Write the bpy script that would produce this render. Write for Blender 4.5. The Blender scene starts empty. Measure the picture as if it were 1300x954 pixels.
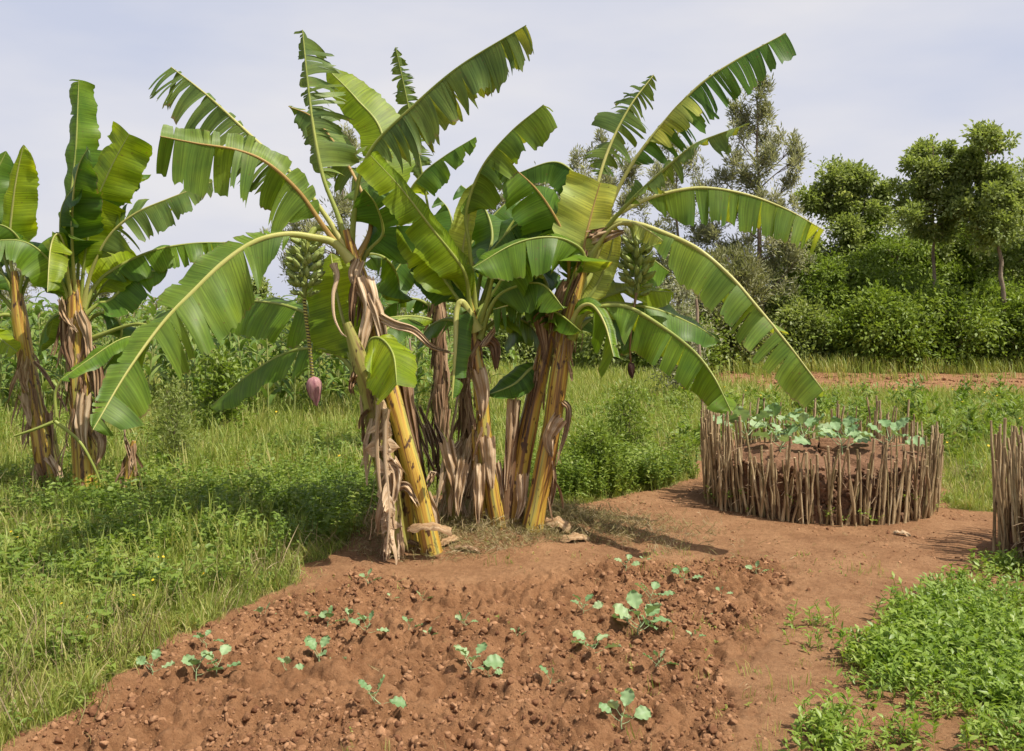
import bpy, math, random
import numpy as np
from mathutils import Vector, Matrix
PI = math.pi
F = 1264.0; CH = 1.65; HX = 650.0; HY = 400.0
random.seed(11)
RG = lambda s=0: np.random.default_rng(abs(int(s)))
RNG = RG(11)
scene = bpy.context.scene
COL = scene.collection

# ------------------------------------------------------------------ noise / terrain
def _hash(ix, iy, s):
    h = (ix.astype(np.int64) * 374761393 + iy.astype(np.int64) * 668265263 + s * 974634777) & 0xffffffff
    h = ((h ^ (h >> 13)) * 1274126177) & 0xffffffff
    return ((h ^ (h >> 16)) & 0xffff) / 65535.0
def vnoise(x, y, s=0):
    ix = np.floor(x); iy = np.floor(y); fx = x - ix; fy = y - iy
    fx = fx * fx * (3 - 2 * fx); fy = fy * fy * (3 - 2 * fy)
    a = _hash(ix, iy, s); b = _hash(ix + 1, iy, s); c = _hash(ix, iy + 1, s); d = _hash(ix + 1, iy + 1, s)
    return (a * (1 - fx) + b * fx) * (1 - fy) + (c * (1 - fx) + d * fx) * fy
def fbm(x, y, o=4, s=0):
    t = 0; a = 1; n = 0
    for k in range(o):
        t = t + a * vnoise(x * 2 ** k + 17 * k, y * 2 ** k - 9 * k, s + k); n += a; a *= .55
    return t / n
def gp(px, py):                                   # a point on flat ground seen at a pixel of the photo
    Y = F * CH / (py - HY); return ((px - HX) / F * Y, Y)
def poly(pts): return np.array([gp(*p) for p in pts])
def inside(P, x, y):
    r = np.zeros(x.shape, bool); n = len(P)
    for i in range(n):
        x0, y0 = P[i]; x1, y1 = P[(i + 1) % n]
        if y0 == y1: continue
        c = ((y0 > y) != (y1 > y)) & (x < (x1 - x0) * (y - y0) / (y1 - y0) + x0)
        r ^= c
    return r
SOIL = poly([(-450, 1400), (-60, 1010), (50, 938), (132, 870), (212, 820), (330, 752), (400, 716), (448, 694), (468, 672), (490, 650), (560, 628),
             (640, 622), (700, 640), (745, 640), (800, 630), (850, 620), (880, 605), (905, 560), (1170, 556), (1195, 600),
             (1215, 645), (1300, 655), (1600, 650), (2300, 1400)])
TILL = poly([(-450, 1400), (60, 935), (170, 850), (330, 765), (450, 722), (600, 745), (760, 715), (985, 712), (1000, 760),
             (930, 850), (930, 1000), (1000, 1400)])
NUTS = poly([(1060, 1400), (1040, 960), (1082, 868), (1118, 812), (1152, 774), (1208, 742), (1270, 716), (1350, 703), (1800, 695), (2600, 1400)])
FARSOIL = poly([(915, 489), (930, 478), (1020, 474), (1130, 471), (1240, 473), (1400, 477), (1400, 500), (1240, 507), (1120, 503), (1040, 497), (985, 499)])
FARSOIL2 = poly([(1040, 483), (1400, 486), (1400, 500), (1250, 503), (1090, 499)])
def warp(x, y, a=.16, fq=2.6):
    return x + a * (fbm(x * fq, y * fq, 3, 5) - .5) * 2, y + a * (fbm(x * fq, y * fq, 3, 25) - .5) * 2
def m_soil(x, y):
    wx, wy = warp(x, y); return inside(SOIL, wx, wy)
def m_till(x, y):
    wx, wy = warp(x, y, .1); return inside(TILL, wx, wy)
def m_far(x, y):
    wx, wy = warp(x, y, .9, .5); return inside(FARSOIL, wx, wy)
def m_nuts(x, y):
    wx, wy = warp(x, y, .12, 3.5); return inside(NUTS, wx, wy)
def soft_till(x, y):
    t = 0
    for dx, dy in ((0, 0), (.1, 0), (-.1, 0), (0, .12), (0, -.12)): t = t + m_till(x + dx, y + dy).astype(float)
    return t / 5
def H(x, y):
    x = np.asarray(x, float); y = np.asarray(y, float)
    h = .17 * np.exp(-(((x + .25) / 1.15) ** 2 + ((y - 7.55) / .75) ** 2) ** 1.3)
    near = np.clip((16 - y) / 4, 0, 1)
    t = soft_till(x, y)
    rid = fbm(x * 7, y * 7, 4, 3)
    cr = 1 - np.abs(fbm(x * 11, y * 11, 3, 8) - .5) * 5
    h = h + near * t * (.14 * (rid - .5) - .05 * np.clip(cr, 0, 1) ** 2 + .06 * (fbm(x * 24, y * 24, 3, 9) - .5))
    h = h + near * (.022 * (fbm(x * 5, y * 5, 5, 12) - .5) + .05 * (fbm(x * .8, y * .8, 2, 13) - .5))
    h = h + near * .03 * np.exp(-((x - 1.35 - .12 * (y - 4)) / .12) ** 2) * (y < 6.2) * 0
    fs = m_far(x, y).astype(float)
    h = h + fs * (.05 + .22 * (fbm(x * 2.2, y * 2.2, 3, 31) - .3))
    return h
def Hs(x, y): return float(H(np.array([x]), np.array([y]))[0])
def hit(px, py):                                  # ground point with the relief taken in
    Y = F * CH / (py - HY)
    for _ in range(6):
        x = (px - HX) / F * Y; Y = F * (CH - Hs(x, Y)) / (py - HY)
    x = (px - HX) / F * Y
    return Vector((x, Y, Hs(x, Y)))
def P(px, py, Y): return Vector(((px - HX) / F * Y, Y, CH - (py - HY) / F * Y))

# ------------------------------------------------------------------ objects
def link(o, parent=None):
    COL.objects.link(o)
    if parent is not None: o.parent = parent
    return o
def tag(o, label=None, cat=None, group=None, kind=None):
    for k, v in (('label', label), ('category', cat), ('group', group), ('kind', kind)):
        if v: o[k] = v
    return o
def empty(name, loc, label, cat, group=None):
    o = bpy.data.objects.new(name, None); o.location = loc; o.empty_display_size = .1
    link(o); tag(o, label, cat, group); return o
def mesh(name, V, Q, mats, rnd=None, uv=None, edge=None, smooth=True, midx=None):
    V = np.asarray(V, np.float32).reshape(-1, 3)
    me = bpy.data.meshes.new(name)
    me.vertices.add(len(V)); me.vertices.foreach_set('co', V.ravel())
    if isinstance(Q, np.ndarray):
        k = Q.shape[1]; n = len(Q)
        me.loops.add(n * k); me.loops.foreach_set('vertex_index', Q.astype(np.int32).ravel())
        me.polygons.add(n); me.polygons.foreach_set('loop_start', np.arange(0, n * k, k, dtype=np.int32))
        idx = Q.ravel()
    else:
        starts = []; idx = []; s = 0
        for q in Q: starts.append(s); idx.extend(q); s += len(q)
        me.loops.add(len(idx)); me.loops.foreach_set('vertex_index', np.array(idx, np.int32))
        me.polygons.add(len(Q)); me.polygons.foreach_set('loop_start', np.array(starts, np.int32)); idx = np.array(idx); n = len(Q)
    if smooth: me.polygons.foreach_set('use_smooth', np.ones(n, bool))
    if rnd is not None:
        a = me.attributes.new('rnd', 'FLOAT', 'POINT'); a.data.foreach_set('value', np.asarray(rnd, np.float32))
    if edge is not None:
        a = me.attributes.new('edge', 'FLOAT', 'POINT'); a.data.foreach_set('value', np.asarray(edge, np.float32))
    if uv is not None:
        l = me.uv_layers.new(name='UVMap'); l.data.foreach_set('uv', np.asarray(uv, np.float32)[idx].ravel())
    if not isinstance(mats, (list, tuple)): mats = [mats]
    for m in mats: me.materials.append(m)
    if midx is not None: me.polygons.foreach_set('material_index', np.asarray(midx, np.int32))
    me.update(calc_edges=True)
    return me
def obj(name, me, parent=None, loc=None):
    o = bpy.data.objects.new(name, me); link(o, parent)
    if loc is not None: o.location = loc
    return o
class MB:                                        # collects quads with uv, rnd, edge
    def __init__(s): s.V = []; s.Q = []; s.R = []; s.U = []; s.E = []; s.M = []; s.n = 0
    def add(s, V, Q, R=0., U=None, E=0., M=0):
        V = np.asarray(V, float).reshape(-1, 3); Q = np.asarray(Q, int); n = len(V)
        s.V.append(V); s.Q.append(Q + s.n); s.n += n
        s.R.append(np.broadcast_to(R, n)); s.E.append(np.broadcast_to(E, n)); s.M.append(np.full(len(Q), M))
        s.U.append(np.zeros((n, 2)) if U is None else np.asarray(U, float).reshape(-1, 2))
    def mesh(s, name, mats, smooth=True, off=None):
        V = np.concatenate(s.V)
        if off is not None: V = V - np.array(off)
        return mesh(name, V, np.concatenate(s.Q), mats, np.concatenate(s.R), np.concatenate(s.U), np.concatenate(s.E), smooth, np.concatenate(s.M))
def gridq(a, b, wrap=False):                      # quads of an a x b grid of vertices
    r = []; bb = b if wrap else b - 1
    i, j = np.meshgrid(np.arange(a - 1), np.arange(bb), indexing='ij'); i = i.ravel(); j = j.ravel(); k = (j + 1) % b
    return np.stack([i * b + j, i * b + k, (i + 1) * b + k, (i + 1) * b + j], 1)
def crom(pts, n):                                 # Catmull-Rom, evenly resampled
    p = np.array([list(q) for q in pts], float)
    if len(p) == 2: p = np.array([p[0], (p[0] + p[1]) / 2, p[1]])
    q = np.vstack([2 * p[0] - p[1], p, 2 * p[-1] - p[-2]]); out = []
    for i in range(1, len(q) - 2):
        for t in np.linspace(0, 1, 24, endpoint=False):
            a, b, c, d = q[i - 1], q[i], q[i + 1], q[i + 2]
            out.append(.5 * ((2 * b) + (-a + c) * t + (2 * a - 5 * b + 4 * c - d) * t * t + (-a + 3 * b - 3 * c + d) * t ** 3))
    out.append(p[-1]); out = np.array(out)
    L = np.concatenate([[0], np.cumsum(np.linalg.norm(np.diff(out, axis=0), axis=1))]); tt = np.linspace(0, L[-1], n)
    return np.stack([np.interp(tt, L, out[:, k]) for k in range(3)], 1), L[-1]
def nrm(a): return a / np.maximum(np.linalg.norm(a, axis=-1, keepdims=True), 1e-9)
def tangents(c): return nrm(np.gradient(c, axis=0))
def tube(mb, c, r, seg=8, R=0., M=0, cap=True, ridges=0, flat=1., tw=0.):
    c = np.asarray(c, float); n = len(c); r = np.broadcast_to(r, n); T = tangents(c)
    up = np.array([0, -1, 0.]) if abs(T[0][1]) < .8 else np.array([1, 0, 0.])
    A = []; a = np.cross(T[0], up)
    for i in range(n):
        a = a - T[i] * np.dot(a, T[i]); a = a / max(np.linalg.norm(a), 1e-9); A.append(a)
    A = np.array(A); B = np.cross(T, A)
    th = np.linspace(0, 2 * PI, seg, endpoint=False)
    s = np.linspace(0, 1, n)[:, None]
    saw = (th[None] * 3 / (2 * PI) + .35 * s + tw) % 1. if ridges else 0 * (th[None] + s)
    rr = r[:, None] * (1 + ridges * (saw - .5) * 2)
    V = c[:, None] + rr[..., None] * (np.cos(th)[None, :, None] * A[:, None] + flat * np.sin(th)[None, :, None] * B[:, None])
    L = np.concatenate([[0], np.cumsum(np.linalg.norm(np.diff(c, axis=0), axis=1))])
    U = np.stack(np.broadcast_arrays(th[None] / (2 * PI), L[:, None]), -1)
    V = V.reshape(-1, 3); Q = gridq(n, seg, True); U = U.reshape(-1, 2)
    mb.add(V, Q, R, U, (np.maximum(saw, 1 - saw * 9).ravel() if ridges else 0.), M)
    if cap:
        for k in (0, n - 1):
            ring = V[k * seg:(k + 1) * seg]; cc = ring.mean(0)
            vv = np.vstack([ring, (ring + cc) / 2 * 1.0, cc[None]])
            q = [[j, (j + 1) % seg, seg + (j + 1) % seg, seg + j] for j in range(seg)]
            q += [[seg + j, seg + (j + 1) % seg, 2 * seg, 2 * seg] for j in range(0)]
            q += [[seg + j, seg + (j + 1) % seg, seg + (j + 2) % seg, 2 * seg] for j in range(0, seg, 2)] if seg % 2 == 0 else []
            mb.add(vv, np.array(q), R, None, 0., M)
def basis(d, roll):                               # rotation matrices taking +y to d
    d = nrm(d); n = len(d); ref = np.where(np.abs(d[:, 2:3]) > .9, np.array([[1., 0, 0]]), np.array([[0., 0, 1]]))
    x = nrm(np.cross(d, ref)); z = np.cross(x, d)
    c = np.cos(roll)[:, None]; s = np.sin(roll)[:, None]
    x2 = x * c + z * s; z2 = -x * s + z * c
    return np.stack([x2, d, z2], 2)
def scatter(T, Q, pos, M, scl, rnd, mb=None, E=0., trnd=None, Mi=0):
    T = np.asarray(T, float); m = len(pos); n = len(T)
    scl = np.asarray(scl, float)
    if scl.ndim == 1: scl = scl[:, None].repeat(3, 1)
    V = np.einsum('mij,mnj->mni', M, T[None] * scl[:, None, :]) + pos[:, None]
    QQ = (Q[None] + (np.arange(m) * n)[:, None, None]).reshape(-1, Q.shape[1])
    R = np.repeat(rnd, n) if trnd is None else (rnd[:, None] * .6 + trnd[None] * .4).ravel()
    EE = np.tile(E, m) if isinstance(E, np.ndarray) else E
    mb.add(V.reshape(-1, 3), QQ, R, None, EE, Mi)
def yaw(a):
    c = np.cos(a); s = np.sin(a); z = np.zeros_like(a); o = np.ones_like(a)
    return np.stack([np.stack([c, -s, z], 1), np.stack([s, c, z], 1), np.stack([z, z, o], 1)], 1)

# ------------------------------------------------------------------ materials
def newmat(name):
    m = bpy.data.materials.new(name); m.use_nodes = True; nt = m.node_tree; nt.nodes.clear()
    out = nt.nodes.new('ShaderNodeOutputMaterial'); return m, nt, out
def nd(nt, t, **k):
    n = nt.nodes.new('ShaderNode' + t)
    for a, v in k.items():
        if a.startswith('i_'):
            n.inputs[a[2:].replace('_', ' ')].default_value = v
        else: setattr(n, a, v)
    return n
def ramp(nt, stops, fac=None, interp='LINEAR'):
    r = nt.nodes.new('ShaderNodeValToRGB'); r.color_ramp.interpolation = interp
    e = r.color_ramp.elements
    while len(e) < len(stops): e.new(.5)
    for i, (p, c) in enumerate(stops): e[i].position = p; e[i].color = (*c, 1)
    if fac is not None: nt.links.new(fac, r.inputs[0])
    return r
def mixc(nt, f, a, b, mode='MIX'):
    m = nt.nodes.new('ShaderNodeMix'); m.data_type = 'RGBA'; m.blend_type = mode
    for s, v in ((0, f), (6, a), (7, b)):
        if hasattr(v, 'links') or hasattr(v, 'is_linked'): nt.links.new(v, m.inputs[s])
        else: m.inputs[s].default_value = (*v, 1) if isinstance(v, tuple) else v
    return m.outputs[2]
def math_(nt, op, a, b=None, clamp=False):
    m = nt.nodes.new('ShaderNodeMath'); m.operation = op; m.use_clamp = clamp
    for s, v in ((0, a), (1, b)):
        if v is None: continue
        if hasattr(v, 'is_linked'): nt.links.new(v, m.inputs[s])
        else: m.inputs[s].default_value = v
    return m.outputs[0]
def attr(nt, name):
    a = nt.nodes.new('ShaderNodeAttribute'); a.attribute_name = name; return a.outputs['Fac']
def foliage(name, stops, trans=.35, rough=.5, tcol=1.35, noise=6., edge=None, spec=.35):
    m, nt, out = newmat(name); L = nt.links.new
    geo = nd(nt, 'NewGeometry'); tex = nd(nt, 'TexNoise'); tex.inputs['Scale'].default_value = noise; tex.inputs['Detail'].default_value = 4; tex.inputs['Roughness'].default_value = .65
    L(geo.outputs['Position'], tex.inputs['Vector'])
    f = math_(nt, 'ADD', math_(nt, 'MULTIPLY', attr(nt, 'rnd'), .62), math_(nt, 'MULTIPLY', math_(nt, 'SUBTRACT', tex.outputs['Fac'], .14), .85), True)
    c = ramp(nt, stops, f).outputs[0]
    if edge:
        e = ramp(nt, [(edge[0], (0, 0, 0)), (edge[1], (1, 1, 1))], attr(nt, 'edge')).outputs[0]
        c = mixc(nt, e, c, edge[2])
    b = nd(nt, 'BsdfPrincipled'); b.inputs['Roughness'].default_value = rough; b.inputs['Specular IOR Level'].default_value = spec
    L(c, b.inputs['Base Color'])
    t = nd(nt, 'BsdfTranslucent'); mx = nd(nt, 'MixShader'); mx.inputs[0].default_value = trans
    L(mixc(nt, 1., c, (tcol, tcol * 1.05, tcol * .55), 'MULTIPLY'), t.inputs[0])
    L(b.outputs[0], mx.inputs[1]); L(t.outputs[0], mx.inputs[2]); L(mx.outputs[0], out.inputs[0])
    return m
def banana_leaf(name, top, under, trans=.42, rough=.48, brown=.25, vein=.24):
    m, nt, out = newmat(name); L = nt.links.new
    uv = nd(nt, 'UVMap'); sep = nd(nt, 'SeparateXYZ'); L(uv.outputs[0], sep.inputs[0])
    cmb = nd(nt, 'CombineXYZ'); L(math_(nt, 'MULTIPLY', sep.outputs[0], 95.), cmb.inputs[0]); L(math_(nt, 'MULTIPLY', sep.outputs[1], 3.), cmb.inputs[1])
    L(attr(nt, 'rnd'), cmb.inputs[2])
    vn = nd(nt, 'TexNoise'); vn.inputs['Scale'].default_value = 1.; vn.inputs['Detail'].default_value = 3; L(cmb.outputs[0], vn.inputs['Vector'])
    geo = nd(nt, 'NewGeometry'); bn = nd(nt, 'TexNoise'); bn.inputs['Scale'].default_value = 4.5; bn.inputs['Detail'].default_value = 3; L(geo.outputs['Position'], bn.inputs['Vector'])
    c = mixc(nt, geo.outputs['Backfacing'], top, under)
    v = ramp(nt, [(.3, (1 - vein * 1.6,) * 3), (.7, (1 + vein,) * 3)], vn.outputs['Fac']).outputs[0]
    c = mixc(nt, 1., c, v, 'MULTIPLY')
    w = ramp(nt, [(.3, (.72, .8, .8)), (.72, (1.35, 1.18, .9))], bn.outputs['Fac']).outputs[0]
    c = mixc(nt, 1., c, w, 'MULTIPLY')
    # tint by torn segment
    sg = ramp(nt, [(0., (.82, .86, .85)), (1., (1.2, 1.12, .95))], attr(nt, 'rnd')).outputs[0]
    c = mixc(nt, 1., c, sg, 'MULTIPLY')
    # leaf spots
    sn = nd(nt, 'TexNoise'); sn.inputs['Scale'].default_value = 48.; sn.inputs['Detail'].default_value = 2; L(geo.outputs['Position'], sn.inputs['Vector'])
    sk = ramp(nt, [(.68, (0, 0, 0)), (.72, (1, 1, 1))], sn.outputs['Fac']).outputs[0]
    c = mixc(nt, math_(nt, 'MULTIPLY', sk, .6), c, (.15, .10, .035))
    # dry edge and blotches
    e = math_(nt, 'ADD', attr(nt, 'edge'), math_(nt, 'MULTIPLY', math_(nt, 'SUBTRACT', bn.outputs['Fac'], .5), .55))
    e = math_(nt, 'ADD', e, math_(nt, 'MULTIPLY', math_(nt, 'SUBTRACT', vn.outputs['Fac'], .5), .35))
    er = ramp(nt, [(1.0 - brown * .22, (0, 0, 0)), (1.1 - brown * .12, (1, 1, 1))], math_(nt, 'MULTIPLY', e, .94)).outputs[0]
    c = mixc(nt, er, c, (.20, .15, .075))
    b = nd(nt, 'BsdfPrincipled'); b.inputs['Roughness'].default_value = rough; b.inputs['Specular IOR Level'].default_value = .36
    L(c, b.inputs['Base Color'])
    bp = nd(nt, 'Bump'); bp.inputs['Strength'].default_value = .35; bp.inputs['Distance'].default_value = .004; L(vn.outputs['Fac'], bp.inputs['Height']); L(bp.outputs[0], b.inputs['Normal'])
    t = nd(nt, 'BsdfTranslucent'); mx = nd(nt, 'MixShader'); mx.inputs[0].default_value = trans
    L(mixc(nt, 1., c, (1.75, 1.5, .35), 'MULTIPLY'), t.inputs[0])
    L(b.outputs[0], mx.inputs[1]); L(t.outputs[0], mx.inputs[2]); L(mx.outputs[0], out.inputs[0])
    return m
def fibre(name, stops, su=9., sv=2.2, rough=.7, bump=.6, spots=None, trans=0., spec=.3, thr=(.56, .66), seam=False):
    """streaked along the length, in UV (angle, metres)"""
    m, nt, out = newmat(name); L = nt.links.new
    uv = nd(nt, 'UVMap'); mp = nd(nt, 'Mapping'); mp.inputs['Scale'].default_value = (su, sv, 1); L(uv.outputs[0], mp.inputs[0])
    ca = nd(nt, 'CombineXYZ'); L(math_(nt, 'MULTIPLY', attr(nt, 'rnd'), 20.), ca.inputs[2])
    va = nd(nt, 'VectorMath', operation='ADD'); L(mp.outputs[0], va.inputs[0]); L(ca.outputs[0], va.inputs[1])
    n1 = nd(nt, 'TexNoise'); n1.inputs['Scale'].default_value = 1.; n1.inputs['Detail'].default_value = 5; n1.inputs['Roughness'].default_value = .6; L(va.outputs[0], n1.inputs['Vector'])
    c = ramp(nt, stops, n1.outputs['Fac']).outputs[0]
    if spots:
        n2 = nd(nt, 'TexNoise'); n2.inputs['Scale'].default_value = 26.; n2.inputs['Detail'].default_value = 3
        g = nd(nt, 'NewGeometry'); mq = nd(nt, 'Mapping'); mq.inputs['Scale'].default_value = (1, 1, .45); L(g.outputs['Position'], mq.inputs[0]); L(mq.outputs[0], n2.inputs['Vector'])
        s = ramp(nt, [(thr[0], (0, 0, 0)), (thr[1], (1, 1, 1))], n2.outputs['Fac']).outputs[0]
        c = mixc(nt, s, c, spots)
    if seam:
        sm = ramp(nt, [(.86, (0, 0, 0)), (.99, (1, 1, 1))], attr(nt, 'edge')).outputs[0]; c = mixc(nt, math_(nt, 'MULTIPLY', sm, .85), c, (.09, .035, .015))
    b = nd(nt, 'BsdfPrincipled'); b.inputs['Roughness'].default_value = rough; b.inputs['Specular IOR Level'].default_value = spec
    L(c, b.inputs['Base Color'])
    n3 = nd(nt, 'TexNoise'); n3.inputs['Scale'].default_value = 3.; n3.inputs['Detail'].default_value = 4; L(va.outputs[0], n3.inputs['Vector'])
    bp = nd(nt, 'Bump'); bp.inputs['Strength'].default_value = bump; bp.inputs['Distance'].default_value = .01; L(n3.outputs['Fac'], bp.inputs['Height']); L(bp.outputs[0], b.inputs['Normal'])
    if trans:
        t = nd(nt, 'BsdfTranslucent'); mx = nd(nt, 'MixShader'); mx.inputs[0].default_value = trans
        L(c, t.inputs[0]); L(b.outputs[0], mx.inputs[1]); L(t.outputs[0], mx.inputs[2]); L(mx.outputs[0], out.inputs[0])
    else: L(b.outputs[0], out.inputs[0])
    return m

M = {}
M['bl_mid'] = banana_leaf('banana leaf mid', (.118, .228, .026), (.175, .27, .055), .47, .46)
M['bl_dark'] = banana_leaf('banana leaf dark', (.075, .168, .024), (.13, .215, .05), .42, .46)
M['bl_bright'] = banana_leaf('banana leaf bright', (.23, .345, .022), (.29, .39, .04), .54, .46, brown=.08)
M['bl_pale'] = banana_leaf('banana leaf pale', (.38, .45, .11), (.46, .51, .18), .36, .5, brown=.08)
M['bl_worn'] = banana_leaf('banana leaf worn', (.125, .20, .055), (.20, .27, .105), .36, .52, brown=.55)
M['bl_olive'] = banana_leaf('banana leaf olive', (.145, .245, .042), (.20, .29, .08), .44, .48, brown=.35)
M['rib_green'] = fibre('midrib green', [(.3, (.17, .22, .035)), (.7, (.33, .35, .085))], 2, 3, .45, .2)
M['rib_yellow'] = fibre('midrib yellow', [(.3, (.30, .31, .07)), (.7, (.46, .43, .15))], 2, 3, .45, .2)
M['rib_brown'] = fibre('midrib brown', [(.3, (.26, .15, .04)), (.7, (.42, .29, .09))], 2, 3, .5, .2)
M['stem_yellow'] = fibre('pseudostem yellow', [(.34, (.09, .04, .02)), (.42, (.27, .13, .03)), (.47, (.46, .27, .04)), (.54, (.50, .37, .06)), (.59, (.32, .31, .08)), (.65, (.18, .10, .04))], 11, .7, .38, .35, (.07, .03, .012), spec=.5, thr=(.60, .66), seam=True)
M['stem_green'] = fibre('pseudostem green', [(.34, (.13, .06, .025)), (.42, (.24, .21, .05)), (.58, (.30, .30, .075)), (.7, (.24, .15, .05))], 7, 1.3, .45, .4, (.06, .03, .012), thr=(.58, .66))
M['stem_brown'] = fibre('pseudostem brown', [(.3, (.045, .022, .013)), (.45, (.15, .075, .035)), (.6, (.22, .14, .07)), (.75, (.30, .25, .06))], 8, 1.6, .75, .9, (.045, .022, .012))
M['dry'] = fibre('dried sheath', [(.28, (.15, .075, .035)), (.40, (.36, .23, .12)), (.54, (.56, .41, .26)), (.70, (.70, .57, .41))], 26, 1.6, .85, .4, trans=.15)
M['drydark'] = fibre('dried leaf dark', [(.3, (.06, .03, .018)), (.45, (.22, .125, .065)), (.6, (.40, .27, .16)), (.75, (.52, .39, .26))], 24, 2, .85, .5, trans=.1)
# ------------------------------------------------------------------ banana plants
class Plant:
    def __init__(s, name, base, label, cat='banana plant', group=None, Y=None):
        s.loc = np.array(base); s.Y = base[1] if Y is None else Y
        s.root = empty(name, Vector(base), label, cat, group); s.k = 0
    def curve(s, pts, n, d0=0., d1=0., pw=1.2):
        m = len(pts); q = []
        acc = [0.]
        for a, b in zip(pts[:-1], pts[1:]): acc.append(acc[-1] + math.hypot(a[0] - b[0], a[1] - b[1]))
        for i, p in enumerate(pts):
            t = acc[i] / max(acc[-1], 1e-6)
            dy = p[2] if len(p) > 2 else d0 + (d1 - d0) * t ** pw
            q.append(P(p[0], p[1], s.Y + dy))
        return crom(q, n)
    def put(s, mb, name, mats, parent=None, label=None, smooth=True):
        o = obj(name, mb.mesh(name, mats, smooth, s.loc), parent or s.root)
        if label: o['label'] = label
        return o

def leaf(pl, pts, w, mat='bl_mid', rib='rib_green', d0=0., d1=0., pet=.14, droop=(40, 40), grav=1.2, tear=3., spread=14,
         rag=.06, up=None, sw=(1., 1.), taper=.25, tipcut=0., rr=.0155, wav=.03, slant=.22, label=None, name='leaf', fan=1., curl=0., w0=.16, ref=None):
    pl.k += 1; rg = RG(int(abs(pts[0][0] * 7 + pts[-1][1] * 13 + pts[-1][0] * 3)) + 5)
    C, Ln = pl.curve(pts, 160, d0, d1); T = tangents(C)
    cam = up == 'cam'
    N0 = np.array([0, -1, .25]) if cam else (np.array([0, -.35, 1.]) if up is None else np.array(up, float))
    N0 = N0 / np.linalg.norm(N0)
    S = nrm(np.cross(T, N0[None])); N = np.cross(S, T)
    ref = np.array(ref, float) if ref else (np.array([1., 0, 0]) if cam else np.array([0, -1., 0]))
    sA = 1 if np.dot(S[100], ref) > 0 else -1
    s_all = np.linspace(0, 1, 160)
    def at(A, t): return np.stack([np.interp(t, s_all, A[:, k]) for k in range(3)], -1)
    def prof(t):
        u = np.clip((t - pet) / (1 - pet), 0, 1)
        return (w0 + (1 - w0) * np.clip(u / .2, 0, 1) ** .75) * np.sqrt(np.clip(1 - (u * (1 - tipcut)) ** 3.2, 0, 1)) + .004
    mb = MB(); MJ = 8
    for side, sg in (('A', sA), ('B', -sA)):
        W = w * (sw[0] if side == 'A' else sw[1]); a0 = math.radians(droop[0] if side == 'A' else droop[1])
        if W <= 0: continue
        grav_ = grav if np.isscalar(grav) else grav[0 if side == 'A' else 1]
        t = pet; cuts = [pet]
        mean = 1. / max(tear, .01)
        while t < .995:
            step = (rg.gamma(1.0, mean) + (.028 if tear < 15 else .012)) / Ln
            t = min(t + step, .998); cuts.append(t)
        ph = rg.uniform(0, 6)
        for k in range(len(cuts) - 1):
            ta, tb = cuts[k], cuts[k + 1]
            nc = max(3, int((tb - ta) * Ln / .022) + 1); tt = np.linspace(ta, tb, nc)
            if 6 < tear < 30 and .2 < ta < .97 and rg.uniform() < .03: continue
            C0 = at(C, tt); T0 = nrm(at(T, tt)); S0 = nrm(at(S, tt)); N_ = nrm(at(N, tt))
            da = math.radians(rg.normal(0, spread)); gk = grav_ * max(.2, rg.normal(1, .35)); lenk = 1 + rg.uniform(-rag, rag)
            wave = wav * np.sin(tt * Ln * 22 + ph) + wav * np.sin(tt * Ln * 9 + 2 * ph)
            if tear > 4 and rg.uniform() < .10: da += math.radians(rg.uniform(20, 55)); gk *= 2
            a = a0 + da + wave * 3
            sl = slant + rg.normal(0, .06)
            d = np.cos(a)[:, None] * S0 * sg - np.sin(a)[:, None] * N_ + sl * T0
            d = nrm(d); wl = W * prof(tt) * lenk * (1 + rg.normal(0, rag * .5, nc))
            p = C0.copy(); rows = [p.copy()]; step = wl / MJ
            cs = rg.normal(0, curl) if curl else 0.
            for j in range(MJ):
                d = d + (gk * step)[:, None] * np.array([0, 0, -1.]) + (cs * step)[:, None] * T0
                d = nrm(d); p = p + d * step[:, None]; rows.append(p.copy())
            R = np.stack(rows, 1)                                    # nc, MJ+1, 3
            v = np.linspace(0, 1, MJ + 1)
            mid = (nc - 1) / 2
            tw = taper * min(1., .10 / max((tb - ta) * Ln, .02)) + .04
            off = -(np.arange(nc) - mid)[:, None] / max(mid, 1) * ((tb - ta) * Ln / 2) * tw * (v ** 2.4)[None]
            R = R + off[..., None] * T0[:, None]
            R += (wav * .35 * np.sin(v * 5 + ph)[None, :, None]) * (v[None, :, None]) * N_[:, None]
            U = np.stack(np.broadcast_arrays((tt * Ln)[:, None], v[None] * wl[:, None]), -1)
            q = gridq(nc, MJ + 1)
            if sg < 0: q = q[:, ::-1]
            ed = np.broadcast_to(v[None] ** 2, (nc, MJ + 1)).copy()
            if tb > .985: ed = np.maximum(ed, .8)
            mb.add(R.reshape(-1, 3), q, rg.uniform(0, 1), U.reshape(-1, 2), ed.ravel())
    lf = pl.put(mb, name, M[mat], label=label)
    rb = MB(); rad = rr * (1 - s_all) ** .8 + .0028
    rad = rad * (1 + .7 * np.exp(-s_all * 14)) 
    tube(rb, C - N * (rad * .35)[:, None], rad, 7, cap=False, flat=.75, R=rg.uniform())
    pl.put(rb, 'midrib', M[rib], lf)
    return lf

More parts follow.
